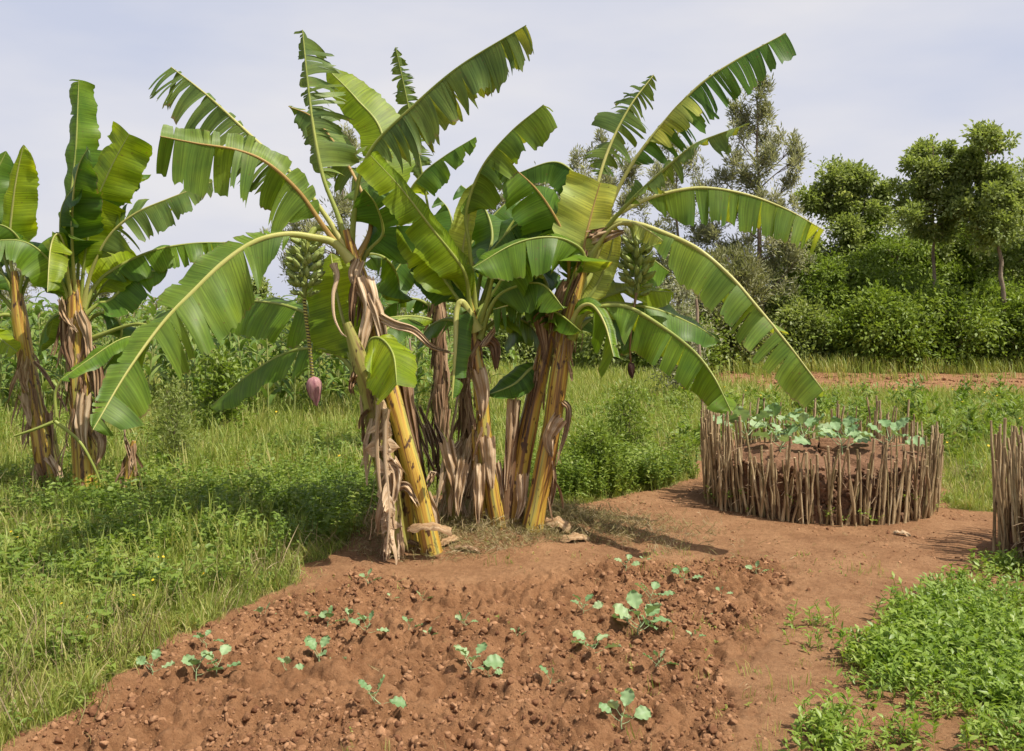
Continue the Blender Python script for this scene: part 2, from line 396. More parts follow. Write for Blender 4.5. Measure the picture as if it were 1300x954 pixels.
def stem(pl, pts, rad, mat, seg=30, name='pseudostem', d0=0., d1=0., label=None):
    C, Ln = pl.curve(pts, 60, d0, d1, 1.)
    r = np.interp(np.linspace(0, 1, 60), np.linspace(0, 1, len(rad)), rad); rg = RG(int(pts[0][0]))
    th = np.linspace(0, 2 * PI, seg, endpoint=False); mb = MB(); ph = rg.uniform(0, 6)
    # steps where older sheaths end
    z = np.linspace(0, 1, 60); r = r * (1 + .035 * np.sin(z * 23 + ph) + .03 * (vnoise(z * 9, z * 0 + ph, 4) - .5))
    tube(mb, C, r, seg, R=rg.uniform(), ridges=.035, tw=ph)
    o = pl.put(mb, name, M[mat], label=label)
    return o, C, r
def sheath(pl, pts, w, mat='dry', d0=0., d1=0., curl=.75, face=(0, -1, 0), crum=.026, taper=.75, name='dried_sheath', label=None, w0=1.):
    C, Ln = pl.curve(pts, 26, d0, d1); T = tangents(C); N0 = np.array(face, float); S = nrm(np.cross(T, N0[None])); N = np.cross(S, T)
    rg = RG(int(pts[0][0] * 3 + pts[-1][1])); v = np.linspace(-1, 1, 17); s = np.linspace(0, 1, 26)
    ww = w * .5 * (w0 + (1 - w0) * np.clip(s / .3, 0, 1)) * (1 - taper * s ** 2)
    ang = v * curl; K = np.sin(ang) / max(curl, .01); Z = (1 - np.cos(ang)) / max(curl, .01)
    V = C[:, None] + S[:, None] * (ww[:, None] * K[None])[..., None] - N[:, None] * (ww[:, None] * Z[None])[..., None]
    nz = (fbm(s[:, None] * 4 + pts[0][0], v[None] * 1.2 + 5, 2, 2) - .5) * .9 + .16 * np.sin(v[None] * (6 + 3 * rg.uniform()) + 4 * s[:, None] + pts[0][0]) + .05 * np.sin(v[None] * 17 + pts[0][0])
    V = V + N[:, None] * (nz * crum * 3)[..., None]
    V[-1] += T[-1] * rg.normal(0, .014, (17, 1)); V[0] += T[0] * rg.normal(0, .014, (17, 1))
    V2 = V - N[:, None] * .0012
    U = np.stack(np.broadcast_arrays(v[None] * .15, (s * Ln)[:, None]), -1); mb = MB(); r = rg.uniform()
    mb.add(V, gridq(26, 17)[:, ::-1], r, U); mb.add(V2, gridq(26, 17), r, U)
    return pl.put(mb, name, M[mat], label=label)
def skirt(pl, C, r, z0, z1, n, ln=(.15, .4), mat='drydark', wd=(.006, .028), flare=.5, seed=0, name='dried_fibres', front=False):
    rg = RG(seed + int(C[0][0] * 100)); mb = MB()
    for k in range(n):
        i = int(np.clip((z0 + (z1 - z0) * rg.uniform()) * 59, 0, 59)); th = rg.uniform(0, 2 * PI)
        if front and rg.uniform() < .8: th = rg.uniform(PI, 2 * PI)
        o = np.array([math.cos(th), math.sin(th), 0]); p = C[i] + o * r[i] * 1.0
        L = rg.uniform(*ln); m = 9; d = o * flare * rg.uniform(.2, 1.) + np.array([0, 0, -.7]); d /= np.linalg.norm(d); pts = [p.copy()]
        for j in range(m - 1):
            d = d + np.array([rg.normal(0, .13), rg.normal(0, .13), -.22]); d /= np.linalg.norm(d); p = p + d * L / (m - 1); pts.append(p.copy())
        c = np.array(pts); c[:, 2] = np.maximum(c[:, 2], pl.loc[2] - .02)
        side = np.array([-math.sin(th), math.cos(th), 0]); tw = rg.normal(0, 1.2); w = rg.uniform(*wd)
        s = np.linspace(0, 1, m); a = tw * s
        sd = side[None] * np.cos(a)[:, None] + o[None] * np.sin(a)[:, None]
        ww = w * (.5 + .5 * np.sin(s * PI)) * (1 - .5 * s)
        bow = o[None] * (ww * .2)[:, None]
        V = np.stack([c - sd * ww[:, None], c + bow, c + sd * ww[:, None]], 1)
        U = np.stack(np.broadcast_arrays(np.array([0, .06, .12])[None], (s * L)[:, None]), -1)
        mb.add(V.reshape(-1, 3), gridq(m, 3), rg.uniform(), U.reshape(-1, 2))
    return pl.put(mb, name, M[mat])

def finger_mesh(name, bend, ln, r):
    s = np.linspace(0, 1, 13); a = bend * (s - .0)
    x = np.cumsum(np.cos(a)) * ln / 13; z = np.cumsum(np.sin(a)) * ln / 13
    c = np.stack([x, np.zeros(13), z], 1)
    rad = r * np.array([.35, .38, .6, .9, 1, 1.02, 1.02, 1, .97, .88, .66, .4, .3])
    mb = MB(); tube(mb, c, rad, 6, R=.5)
    return mb
def bunch(pl, pts, hands, r0, mat, label, dy=0., ln=.12, fr=.0195):
    C, Ln = pl.curve(pts, 40, dy, dy); sb = MB(); tube(sb, C, .02, 8)
    st = pl.put(sb, 'fruit_bunch', M['rib_green'], label=label)
    rg = RG(int(pts[0][0])); vers = [finger_mesh('banana', b, ln * q, fr).mesh('banana', M[mat]) for b, q in ((.6, 1.), (.85, .95), (.45, 1.06))]
    for h in range(hands):
        t = .10 + .86 * h / (hands - 1); i = int(t * 39); c = C[i] - pl.loc
        n = 11 if h < hands - 1 else 8; sc = (1.0 if 0 < h < hands - 2 else .86) * (1 if h < hands - 1 else .78)
        for f in range(n):
            th = 2 * PI * (f + .5 * (h % 2) + rg.uniform(-.12, .12)) / n
            o = bpy.data.objects.new('banana', rg.choice(vers)); link(o, st)
            rad = r0 * (.2 + .3 * (f % 2) * rg.uniform()) * sc
            o.location = Vector(c) + Vector((math.cos(th) * rad, math.sin(th) * rad, rg.uniform(-.018, .018)))
            o.rotation_euler = (rg.uniform(-.2, .2), rg.uniform(-.35, .35) - .25, th + rg.uniform(-.15, .15)); s = sc * rg.uniform(.9, 1.08); o.scale = (s, s, s)
    return st
def petals(pl, top, bot, Y, r, mat, parent=None):
    a = np.array(P(*top, Y)); b = np.array(P(*bot, Y)); ax = b - a; L = np.linalg.norm(ax); ax /= L
    x = nrm(np.cross(ax, [0, 1, 0.])); y = np.cross(ax, x); s = np.linspace(0, 1, 18)
    pr = r * np.sin(np.clip(s * 1.02, 0, 1) ** .62 * PI) ** .8 * (1 - .12 * s) + .002; mb = MB(); th = np.linspace(0, 2 * PI, 20, endpoint=False)
    V = a + ax * (s * L)[:, None, None] + (pr[:, None] * np.cos(th)[None])[..., None] * x + (pr[:, None] * np.sin(th)[None])[..., None] * y
    U = np.stack(np.broadcast_arrays(th[None] / 6.28, (s * L)[:, None]), -1)
    mb.add(V.reshape(-1, 3), gridq(18, 20, True), .3, U.reshape(-1, 2))
    bud = pl.put(mb, 'flower_bud', M[mat], parent)
    for k in range(5):
        m2 = MB(); t0 = k * 2.4 + .6; v = np.linspace(-1, 1, 9); e = 1 - .05 * k
        ss = s * (e); wd = .95 * np.sin(np.clip(s, .02, .98) ** .7 * PI) ** .6 + .1
        ang = t0 + v[None] * wd[:, None] * 1.05; pp = np.interp(ss, s, pr)[:, None] * (1.05 + .02 * k) + .0015 + .006 * (np.abs(v)[None] ** 3) * s[:, None]
        V = a + ax * (ss * L)[:, None, None] + (pp * np.cos(ang))[..., None] * x + (pp * np.sin(ang))[..., None] * y
        U = np.stack(np.broadcast_arrays(v[None] * .3, (s * L)[:, None]), -1)
        m2.add(V.reshape(-1, 3), gridq(18, 9), k * .2, U.reshape(-1, 2)); pl.put(m2, 'bract', M[mat], bud)
    return bud

M['bunch_green'] = fibre('green banana skin', [(.3, (.22, .28, .07)), (.6, (.33, .38, .13)), (.8, (.45, .46, .2))], 3, 6, .42, .12, (.05, .055, .02), thr=(.62, .7))
M['bud'] = fibre('banana flower', [(.3, (.20, .07, .09)), (.55, (.42, .22, .22)), (.75, (.52, .34, .28))], 5, 7, .5, .4)
M['budry'] = fibre('dried banana flower', [(.3, (.03, .015, .015)), (.7, (.12, .06, .05))], 5, 7, .8, .6)
def ringed():
    m, nt, out = newmat('flower stalk rings'); uv = nd(nt, 'UVMap'); sp = nd(nt, 'SeparateXYZ'); nt.links.new(uv.outputs[0], sp.inputs[0])
    a = math_(nt, 'ADD', math_(nt, 'MULTIPLY', sp.outputs[1], 46.), math_(nt, 'MULTIPLY', sp.outputs[0], 1.)); f = math_(nt, 'FRACT', a)
    c = ramp(nt, [(0, (.04, .028, .012)), (.38, (.05, .035, .012)), (.5, (.36, .33, .06)), (.92, (.42, .37, .08)), (1, (.04, .028, .012))], f).outputs[0]
    b = nd(nt, 'BsdfPrincipled'); nt.links.new(c, b.inputs['Base Color']); b.inputs['Roughness'].default_value = .6; nt.links.new(b.outputs[0], out.inputs[0]); return m
M['ringed'] = ringed()

# ---------- the main clump
h = hit
# plant B: the tall one that carries the left bunch
b0 = h(548, 702)
B = Plant('banana_plant', b0, 'tall banana plant with the left fruit bunch and purple bud, glossy yellow leaning trunk', group='banana plants of the main clump')
B.Y = 6.95; dB = b0[1] - B.Y
_, CB, rB = stem(B, [(550, 712, dB), (537, 650, dB), (518, 575, dB), (498, 500, dB * .6), (480, 430, 0), (462, 365, 0), (447, 318, 0), (440, 292, 0)], [.074, .067, .062, .06, .058, .055, .05, .03], 'stem_yellow')
leaf(B, [(440, 315), (414, 274), (378, 228), (307, 161), (262, 120), (217, 85)], .31, 'bl_worn', 'rib_yellow', d1=.05, pet=.28, droop=(55, 30), grav=2.6, tear=40, spread=8, rag=.10, sw=(1, .35), slant=.3, tipcut=.2, taper=.2)
leaf(B, [(436, 320), (412, 288), (380, 243), (340, 207), (300, 190), (250, 182), (203, 173)], .33, 'bl_olive', 'rib_brown', d0=-.05, d1=-.45, pet=.2, droop=(70, -42), grav=(4., .5), tear=11, spread=9, rag=.10, sw=(1., .34), tipcut=.3, slant=.1)
leaf(B, [(441, 312), (428, 272), (410, 225), (399, 170), (391, 110), (384, 38)], .26, 'bl_worn', 'rib_green', d1=.15, pet=.27, droop=(25, 60), grav=2.5, tear=34, spread=13, rag=.14, up='cam', sw=(1, .35), slant=.2, taper=.2, tipcut=.25)
leaf(B, [(444, 318), (449, 270), (456, 222), (476, 182), (518, 140), (582, 85), (668, 32)], .31, 'bl_worn', 'rib_green', d1=-.55, pet=.33, droop=(66, 55), grav=3.5, tear=17, spread=7, rag=.12, slant=.12, taper=.5, tipcut=.12)
leaf(B, [(446, 330), (425, 308), (400, 301), (364, 297), (325, 306), (285, 332), (245, 370), (205, 412), (161, 473), (118, 546)], .37, 'bl_olive', 'rib_yellow', d0=-.1, d1=-1.1, pet=.2, droop=(24, 12), grav=(1.3, .6), tear=8, spread=14, rag=.07, sw=(1, .42), slant=.3, taper=.25, rr=.022, up=(.35, -.8, .75), ref=(1, 0, 0))
leaf(B, [(452, 330), (470, 290), (462, 250), (430, 190), (398, 150), (366, 135)], .2, 'bl_worn', 'rib_brown', d1=.5, pet=.3, droop=(30, 40), grav=3, tear=14, spread=20, rag=.2, up='cam')
leaf(B, [(455, 350), (470, 300), (492, 262), (485, 170), (452, 125), (414, 86)], .23, 'bl_bright', 'rib_green', d0=.1, d1=.5, pet=.3, droop=(12, 12), grav=.3, tear=1.2, spread=5, up='cam', sw=(.9, .75), wav=.01)
leaf(B, [(450, 345), (468, 318), (486, 296), (478, 262), (462, 240)], .24, 'bl_dark', 'rib_green', d0=.1, d1=-.15, pet=.25, droop=(15, 25), grav=1., tear=2, spread=8, up='cam')
leaf(B, [(446, 335), (470, 322), (492, 330), (505, 352), (508, 385)], .2, 'bl_mid', 'rib_green', d0=.1, d1=.3, pet=.2, droop=(35, 35), grav=1.5, tear=2.5, spread=8)
# dried sheaths and hanging dead leaf
for p_, w_, m_, a_, b_ in (([(462, 352), (470, 385), (462, 425), (458, 452)], .13, 'dry', -.12, -.17), ([(455, 330), (450, 350), (462, 375), (475, 412)], .1, 'dry', -.09, -.1),
        ([(478, 400), (500, 412), (525, 420), (548, 440), (573, 448)], .07, 'dry', -.12, -.3), ([(470, 372), (480, 400), (487, 440), (484, 470)], .09, 'dry', -.13, -.13),
        ([(452, 352), (446, 398), (449, 430)], .06, 'drydark', -.1, -.12), ([(500, 445), (512, 480), (520, 530), (530, 575)], .12, 'drydark', -.02, -.04),
        ([(498, 480), (508, 450), (507, 440)], .1, 'dry', -.14, -.2), ([(515, 535), (527, 570), (534, 600)], .06, 'dry', .03, .06)):
    sheath(B, p_, w_, m_, a_, b_)
leaf(B, [(424, 335), (428, 350), (423, 372), (424, 400), (432, 420), (440, 428)], .02, 'dry', 'dry', d0=-.1, d1=-.3, pet=.0, droop=(80, 80), rr=.016, name='dried_petiole', grav=1)
sheath(B, [(510, 470), (520, 520), (529, 575), (540, 620)], .09, 'drydark', 0, .05); sheath(B, [(540, 628), (552, 660), (556, 700)], .09, 'dry', .03, .1)
skirt(B, CB, rB, .52, .9, 46, (.12, .35), seed=3, flare=.4)
# bunch, ringed stalk and bud
bs = MB(); c_, _ = B.curve([(447, 325, .08), (425, 296, .1), (402, 290, .05), (390, 306, 0)], 30); tube(bs, c_, .024, 8); B.put(bs, 'fruit_stalk', M['rib_green'])
fb = bunch(B, [(390, 306), (388, 340), (386, 378)], 7, .14, 'bunch_green', 'dense bunch of green bananas hanging left of the tall trunk')
bs = MB(); c_, _ = B.curve([(386, 372), (388, 400), (393, 440), (397, 482)], 120); tube(bs, c_, .0135 + .0025 * np.sin(np.linspace(0, 180, 120)), 9); B.put(bs, 'flower_stalk', M['ringed'])
petals(B, (398, 478), (401, 516), B.Y, .047, 'bud')

# plant A: green sucker in front with the long dried skirt
a0 = h(505, 706)
A = Plant('banana_plant', a0, 'shorter green banana plant in front of the clump wrapped in a long hanging dried leaf', group='banana plants of the main clump')
A.Y = 6.75; dA = a0[1] - A.Y
_, CA, rA = stem(A, [(506, 700, dA), (496, 640, dA), (483, 560, 0), (470, 500, 0), (455, 452, 0), (440, 410, 0)], [.062, .07, .075, .075, .065, .03], 'stem_green')
stem(A, [(524, 702, .18), (517, 640, .16), (505, 560, .14), (494, 500, .12)], [.08, .072, .064, .05], 'stem_yellow', name='side_shoot')
leaf(A, [(462, 490), (450, 472), (432, 452), (405, 442), (365, 447), (318, 474), (266, 517)], .23, 'bl_mid', 'rib_green', d0=.1, d1=.7, pet=.25, droop=(40, 18), grav=1., tear=1.2, spread=5, sw=(1, 1))
leaf(A, [(455, 470), (443, 448), (424, 425), (408, 410), (385, 395), (345, 384), (300, 384), (258, 402)], .3, 'bl_mid', 'rib_green', d0=.1, d1=1.1, pet=.24, droop=(58, 8), grav=1.6, tear=1.2, spread=5, sw=(1, .7))
leaf(A, [(456, 480), (450, 450), (438, 415), (428, 375), (420, 322)], .26, 'bl_bright', 'rib_yellow', d0=.1, d1=.45, pet=.12, droop=(10, 14), grav=.2, tear=.2, spread=2, up='cam', wav=.015)
leaf(A, [(468, 490), (466, 455), (470, 432), (484, 430), (499, 450), (504, 489)], .30, 'bl_bright', 'rib_green', d0=0, d1=-.6, pet=.3, droop=(20, 45), grav=2., tear=1.2, spread=4, up=(-.6, -.6, 1), sw=(1, .6), tipcut=.15)
leaf(A, [(478, 500), (484, 480), (482, 490), (488, 570), (490, 640), (494, 712)], .12, 'dry', 'dry', d0=-.1, d1=-.17, pet=.05, droop=(65, 65), grav=9, tear=20, spread=40, rag=.3, name='hanging_dead_leaf', curl=9, taper=1., w0=.5, up='cam', label='long brown shredded dead leaf hanging down the green trunk')
leaf(A, [(482, 510), (478, 560), (484, 630), (500, 700)], .07, 'dry', 'dry', d0=-.14, d1=-.2, pet=.02, droop=(50, 60), grav=9, tear=20, spread=40, rag=.3, name='hanging_dead_leaf', curl=9, taper=1., w0=.6, up='cam')
leaf(A, [(490, 520), (489, 580), (494, 650), (490, 712)], .06, 'dry', 'dry', d0=-.15, d1=-.22, pet=.02, droop=(40, 60), grav=9, tear=20, spread=40, rag=.3, name='hanging_dead_leaf', curl=9, taper=1., w0=.6, up='cam')
skirt(A, CA, rA, .05, .72, 46, (.12, .35), seed=5, flare=.2, front=True, mat='dry')
for p_, w_, m_, a_, b_ in (([(495, 585), (502, 600), (500, 625), (494, 650)], .1, 'dry', -.12, -.15), ([(502, 620), (516, 618), (530, 640)], .07, 'dry', -.1, -.2), ([(468, 520), (461, 530), (462, 560), (467, 572)], .025, 'drydark', -.08, -.1),
        ([(455, 470), (446, 490), (447, 500)], .07, 'drydark', -.03, -.05), ([(545, 610), (550, 600), (543, 620)], .05, 'dry', -.1, -.1)): sheath(A, p_, w_, m_, a_, b_)

# plant C: dry brown trunk at the back
c0 = h(562, 590)
Cc = Plant('banana_plant', c0, 'rear banana plant with straight brown papery trunk and pale broken top', group='banana plants of the main clump')
Cc.Y = c0[1]
_, CC, rC = stem(Cc, [(562, 600), (560, 540), (559, 470), (557, 410), (553, 350), (550, 335)], [.085, .08, .078, .075, .06, .03], 'stem_brown')
leaf(Cc, [(552, 350), (549, 300), (541, 250), (530, 190), (519, 138), (512, 105), (502, 60)], .16, 'bl_worn', 'rib_green', d1=-.2, pet=.4, droop=(30, 30), grav=3., tear=22, spread=14, rag=.2, up='cam', taper=.5, slant=.1)
leaf(Cc, [(554, 355), (556, 320), (548, 280), (520, 250), (535, 222), (565, 198), (604, 174)], .27, 'bl_mid', 'rib_green', d1=-.4, pet=.3, droop=(52, 40), grav=1.6, tear=7, spread=9, rag=.05)
leaf(Cc, [(553, 360), (545, 335), (525, 322), (505, 340), (480, 385)], .3, 'bl_dark', 'rib_green', d1=-.3, pet=.1, droop=(35, 25), grav=1.2, tear=2, spread=6)
leaf(Cc, [(556, 395), (530, 380), (500, 384), (475, 408)], .17, 'bl_dark', 'rib_green', d1=-.2, pet=.06, droop=(60, 20), grav=2, tear=8, spread=8)
leaf(Cc, [(558, 408), (530, 402), (505, 402), (472, 407)], .13, 'bl_bright', 'rib_green', d1=-.4, pet=.06, droop=(50, 20), grav=2, tear=2, spread=6)
leaf(Cc, [(556, 360), (566, 330), (575, 300), (570, 268), (556, 250)], .28, 'bl_dark', 'rib_green', d1=.4, pet=.2, droop=(30, 30), grav=2, tear=3)
sheath(Cc, [(552, 340), (546, 352), (556, 380)], .09, 'dry', -.05, -.08); sheath(Cc, [(553, 500), (557, 540), (556, 580)], .11, 'drydark', -.1, -.12)
sheath(Cc, [(566, 520), (562, 565), (567, 600)], .12, 'drydark', -.12, -.15)
skirt(Cc, CC, rC, .02, .95, 130, (.15, .5), seed=7, flare=.25)

# plant D: middle
d0_ = h(632, 670)
D = Plant('banana_plant', d0_, 'slim middle banana plant, yellow trunk with grey papery sheaths peeling off', group='banana plants of the main clump')
D.Y = d0_[1]
_, CD, rD = stem(D, [(634, 676), (624, 620), (616, 560), (611, 500), (604, 450), (600, 410), (598, 380)], [.058, .054, .052, .052, .05, .045, .03], 'stem_yellow')
leaf(D, [(600, 425), (596, 385), (588, 343), (545, 286), (508, 238), (470, 197)], .15, 'bl_bright', 'rib_green', d1=-.55, pet=.16, droop=(12, 20), grav=.5, tear=1.6, spread=6, up=(-.1, -.8, .75), ref=(1, 0, 0), tipcut=.3, sw=(.55, 1.15), label='broad yellow green leaf slanting up to the left')
leaf(D, [(603, 410), (592, 365), (587, 325), (595, 275), (604, 230)], .135, 'bl_pale', 'rib_yellow', d1=-.1, pet=.18, droop=(-20, -15), grav=0, tear=.2, spread=2, up='cam', sw=(.55, 1))
leaf(D, [(604, 415), (602, 370), (596, 310), (592, 265), (612, 212), (648, 168), (690, 133)], .24, 'bl_olive', 'rib_green', d1=-.4, pet=.45, droop=(55, 35), grav=1.8, tear=7, spread=10, tipcut=.3)
leaf(D, [(606, 420), (588, 385), (580, 395), (578, 440), (574, 508)], .12, 'bl_dark', 'rib_yellow', d0=-.1, d1=-.3, pet=.14, droop=(30, 80), grav=2, tear=3, spread=8, up='cam', sw=(1, .3), rr=.028)
leaf(D, [(600, 410), (610, 350), (625, 300), (612, 258), (585, 235)], .26, 'bl_dark', 'rib_green', d1=.5, pet=.3, droop=(40, 30), grav=1.4, tear=6, spread=10)
leaf(D, [(606, 415), (590, 370), (560, 340), (530, 330), (520, 345)], .24, 'bl_dark', 'rib_green', d1=.2, pet=.2, droop=(45, 30), grav=1.5, tear=3)
leaf(D, [(603, 400), (630, 368), (662, 345), (690, 338), (712, 352)], .3, 'bl_dark', 'rib_green', d1=.35, pet=.15, droop=(45, 25), grav=1.5, tear=3)
leaf(D, [(604, 420), (618, 380), (627, 345), (640, 325)], .1, 'bl_mid', 'rib_green', d0=-.05, d1=-.2, pet=.8, droop=(30, 30), tear=2, rr=.022)
leaf(D, [(608, 430), (628, 380), (660, 362), (690, 362), (716, 392)], .22, 'bl_mid', 'rib_green', d0=-.05, d1=-.25, pet=.2, droop=(50, 20), tear=3)
for p_, w_, m_, a_, b_ in (([(606, 432), (596, 450), (597, 470)], .12, 'drydark', -.05, -.08), ([(616, 430), (628, 440), (630, 470)], .1, 'drydark', -.03, -.06), ([(607, 470), (613, 500), (612, 530)], .13, 'dry', -.07, -.07),
        ([(618, 555), (621, 590), (624, 620)], .13, 'dry', -.08, -.09), ([(609, 590), (608, 630), (607, 665)], .1, 'dry', -.1, -.14), ([(612, 440), (630, 415), (637, 395)], .05, 'dry', -.1, -.1), ([(631, 585), (636, 620), (640, 660)], .06, 'dry', .0, .0)): sheath(D, p_, w_, m_, a_, b_)
skirt(D, CD, rD, .45, .85, 20, (.12, .35), seed=9, flare=.3)

# plant E: thin brown shoot between
e0 = h(596, 646)
E = Plant('banana_plant', e0, 'thin dead brown banana shoot standing between the back and middle trunks', group='banana plants of the main clump')
_, CE, rE = stem(E, [(598, 650), (594, 600), (592, 540), (591, 480), (593, 425)], [.05, .048, .048, .04, .02], 'stem_brown')
skirt(E, CE, rE, .0, 1., 90, (.2, .5), seed=2, flare=.45)
sheath(E, [(585, 560), (575, 575), (566, 600), (562, 605)], .05, 'dry', -.2, -.4); sheath(E, [(592, 560), (586, 590), (590, 618)], .13, 'dry', -.1, -.2)
sheath(E, [(588, 440), (591, 490), (590, 520)], .05, 'dry', -.06, -.06)
rk = RG(77)
for k in range(12):
    x_ = 508 + 4.6 * k + rk.uniform(-3, 3); y_ = 500 + 5 * k + rk.uniform(-12, 12)
    sheath(E, [(x_, y_), (x_ + 10 + rk.uniform(0, 14), y_ + 45), (x_ + 18 + rk.uniform(0, 18), min(655, y_ + 95 + rk.uniform(-10, 20)))], .03, 'drydark' if k % 3 == 0 else 'dry', -.1 + .03 * k, -.15, name='dried_strip', crum=.04)
sheath(E, [(538, 570), (560, 610), (583, 622)], .03, 'dry', -.35, -.3, name='dried_strip')

ex = Plant('banana_sucker', h(614, 662), 'low cut yellow brown sucker stump tucked between the middle trunks', 'banana sucker')
_, CX, rX = stem(ex, [(612, 668), (609, 620), (606, 570), (604, 540)], [.055, .05, .045, .03], 'stem_yellow'); skirt(ex, CX, rX, .2, 1., 30, (.12, .35), seed=55, flare=.35, mat='dry')
ex = Plant('banana_sucker', h(662, 668), 'brown dried sucker stump with a split open top left of the leaning trunks', 'banana sucker')
_, CX, rX = stem(ex, [(640, 668), (645, 610), (651, 550), (655, 508)], [.05, .046, .042, .036], 'stem_brown'); sheath(ex, [(652, 506), (648, 560), (642, 620)], .1, 'dry', -.05, -.05)
ex = Plant('banana_sucker', h(578, 662), 'short tan sucker stump wrapped in loose papery sheaths behind the boat shaped sheath', 'banana sucker')
_, CX, rX = stem(ex, [(580, 664), (576, 630), (570, 595), (568, 575)], [.06, .055, .05, .03], 'stem_green'); skirt(ex, CX, rX, .2, 1., 50, (.12, .3), seed=56, flare=.5, mat='dry')
sheath(ex, [(566, 560), (575, 600), (585, 650)], .12, 'dry', -.05, -.15); sheath(ex, [(590, 585), (583, 620), (580, 655)], .1, 'dry', -.1, -.18)
for q_ in ([(606, 400), (622, 350), (640, 300), (668, 262), (705, 240)], [(602, 405), (580, 360), (556, 315), (530, 290), (498, 300)], [(700, 420), (694, 360), (668, 330), (640, 350), (622, 385)], [(603, 400), (640, 330), (680, 290), (722, 300)]):
    leaf(D, q_, .25, 'bl_mid' if q_[0][0] % 2 else 'bl_dark', 'rib_green', d0=.1, d1=.25 if q_[0][0] != 602 else .1, pet=.25, droop=(42, 20), grav=1.5, tear=4, spread=8)
for pl_, q_, w_, m_, dd in ((D, [(600, 405), (560, 350), (530, 310), (503, 284)], .19, 'bl_bright', -.2), (D, [(606, 405), (640, 350), (668, 320), (690, 318), (704, 335)], .26, 'bl_mid', -.2), (Cc, [(556, 365), (590, 320), (625, 275), (650, 255), (676, 262)], .25, 'bl_dark', .3),
        (Cc, [(553, 365), (520, 330), (490, 318), (462, 335)], .24, 'bl_mid', .3), (D, [(604, 425), (640, 402), (672, 412), (690, 440)], .2, 'bl_mid', .3), (Cc, [(556, 380), (585, 350), (615, 340), (640, 372)], .22, 'bl_dark', -.2), (D, [(600, 425), (572, 405), (545, 415), (530, 440)], .16, 'bl_dark', .4),
        (A, [(455, 470), (480, 430), (510, 405), (540, 415)], .14, 'bl_mid', .35)):
    leaf(pl_, q_, w_, m_, 'rib_green', d0=0, d1=dd, pet=.22, droop=(42, 22), grav=1.4, tear=4, spread=9)
# plant F and G: right hand trunks
f0 = h(650, 664)
Fp = Plant('banana_plant', f0, 'thick yellow brown banana trunk leaning right beneath the fan of leaves', group='banana plants of the main clump')
_, CF, rF = stem(Fp, [(648, 668), (658, 610), (670, 545), (682, 490), (694, 440), (704, 400)], [.086, .076, .07, .066, .06, .045], 'stem_yellow')
leaf(Fp, [(700, 425), (712, 395), (722, 350), (716, 300), (690, 252), (662, 222), (628, 198)], .29, 'bl_mid', 'rib_brown', d1=-.35, pet=.28, droop=(30, 35), grav=1.2, tear=3.5, spread=8, up=(-.2, -.8, .8))
leaf(Fp, [(702, 420), (724, 360), (742, 325), (722, 306), (690, 301), (650, 311), (600, 340)], .27, 'bl_mid', 'rib_green', d0=-.1, d1=-.6, pet=.3, droop=(60, 10), grav=1.3, tear=5, spread=5, sw=(1, .6), label='wide glossy leaf arching left across the clump')
leaf(Fp, [(703, 425), (690, 385), (660, 384), (626, 393)], .17, 'bl_dark', 'rib_yellow', d1=-.3, pet=.15, droop=(70, 40), grav=4, tear=26, spread=12, rag=.2, taper=.5, sw=(1, .3), tipcut=.3)
leaf(Fp, [(696, 430), (700, 398), (712, 400), (738, 421)], .13, 'bl_mid', 'rib_green', d1=-.4, pet=.1, droop=(50, 40), tear=1)
leaf(Fp, [(690, 462), (674, 468), (652, 488), (619, 502)], .15, 'bl_dark', 'rib_green', d1=-.1, pet=.05, droop=(30, 5), tear=.5, grav=.5)
for p_, w_, m_, a_, b_ in (([(682, 470), (676, 500), (662, 560)], .04, 'drydark', -.1, -.1), ([(700, 400), (686, 400), (692, 440), (690, 458)], .12, 'drydark', -.06, -.08),
        ([(664, 602), (662, 640), (655, 660)], .1, 'dry', -.12, -.13), ([(704, 385), (712, 410), (708, 450)], .1, 'dry', -.1, -.12), ([(716, 420), (724, 440), (716, 470)], .07, 'drydark', -.05, -.05)): sheath(Fp, p_, w_, m_, a_, b_)
skirt(Fp, CF, rF, .75, .98, 22, (.12, .35), seed=12, flare=.4)

leaf(Fp, [(702, 420), (728, 345), (716, 290), (690, 272), (650, 290), (602, 345)], .25, 'bl_dark', 'rib_green', d1=-.1, pet=.3, droop=(50, 20), grav=1.4, tear=5, spread=6)
leaf(Fp, [(702, 415), (716, 370), (748, 345), (775, 352), (790, 378)], .22, 'bl_dark', 'rib_green', d1=.4, pet=.25, droop=(45, 20), grav=1.4, tear=4, spread=8)
leaf(Fp, [(700, 425), (680, 400), (655, 410), (640, 440)], .2, 'bl_dark', 'rib_green', d1=.3, pet=.2, droop=(45, 20), grav=1.4, tear=6, spread=8)
g0 = h(676, 676)
G = Plant('banana_plant', g0, 'rightmost fruiting banana plant of the clump with the right bunch and long shredded leaves', group='banana plants of the main clump')
_, CG, rG = stem(G, [(674, 682), (688, 610), (701, 540), (711, 470), (721, 410), (733, 360), (745, 318), (752, 296)], [.078, .072, .07, .066, .062, .058, .05, .03], 'stem_yellow')
leaf(G, [(738, 345), (744, 305), (757, 240), (774, 186), (800, 135), (830, 95)], .24, 'bl_worn', 'rib_yellow', d1=.2, pet=.45, droop=(50, 50), grav=3.5, tear=34, spread=12, rag=.15, up='cam', taper=.45)
leaf(G, [(735, 352), (742, 310), (750, 275), (762, 232)], .25, 'bl_pale', 'rib_brown', d0=-.03, d1=-.05, pet=.14, droop=(-5, -5), grav=0, tear=.3, spread=3, up='cam', sw=(.55, 1), tipcut=.45)
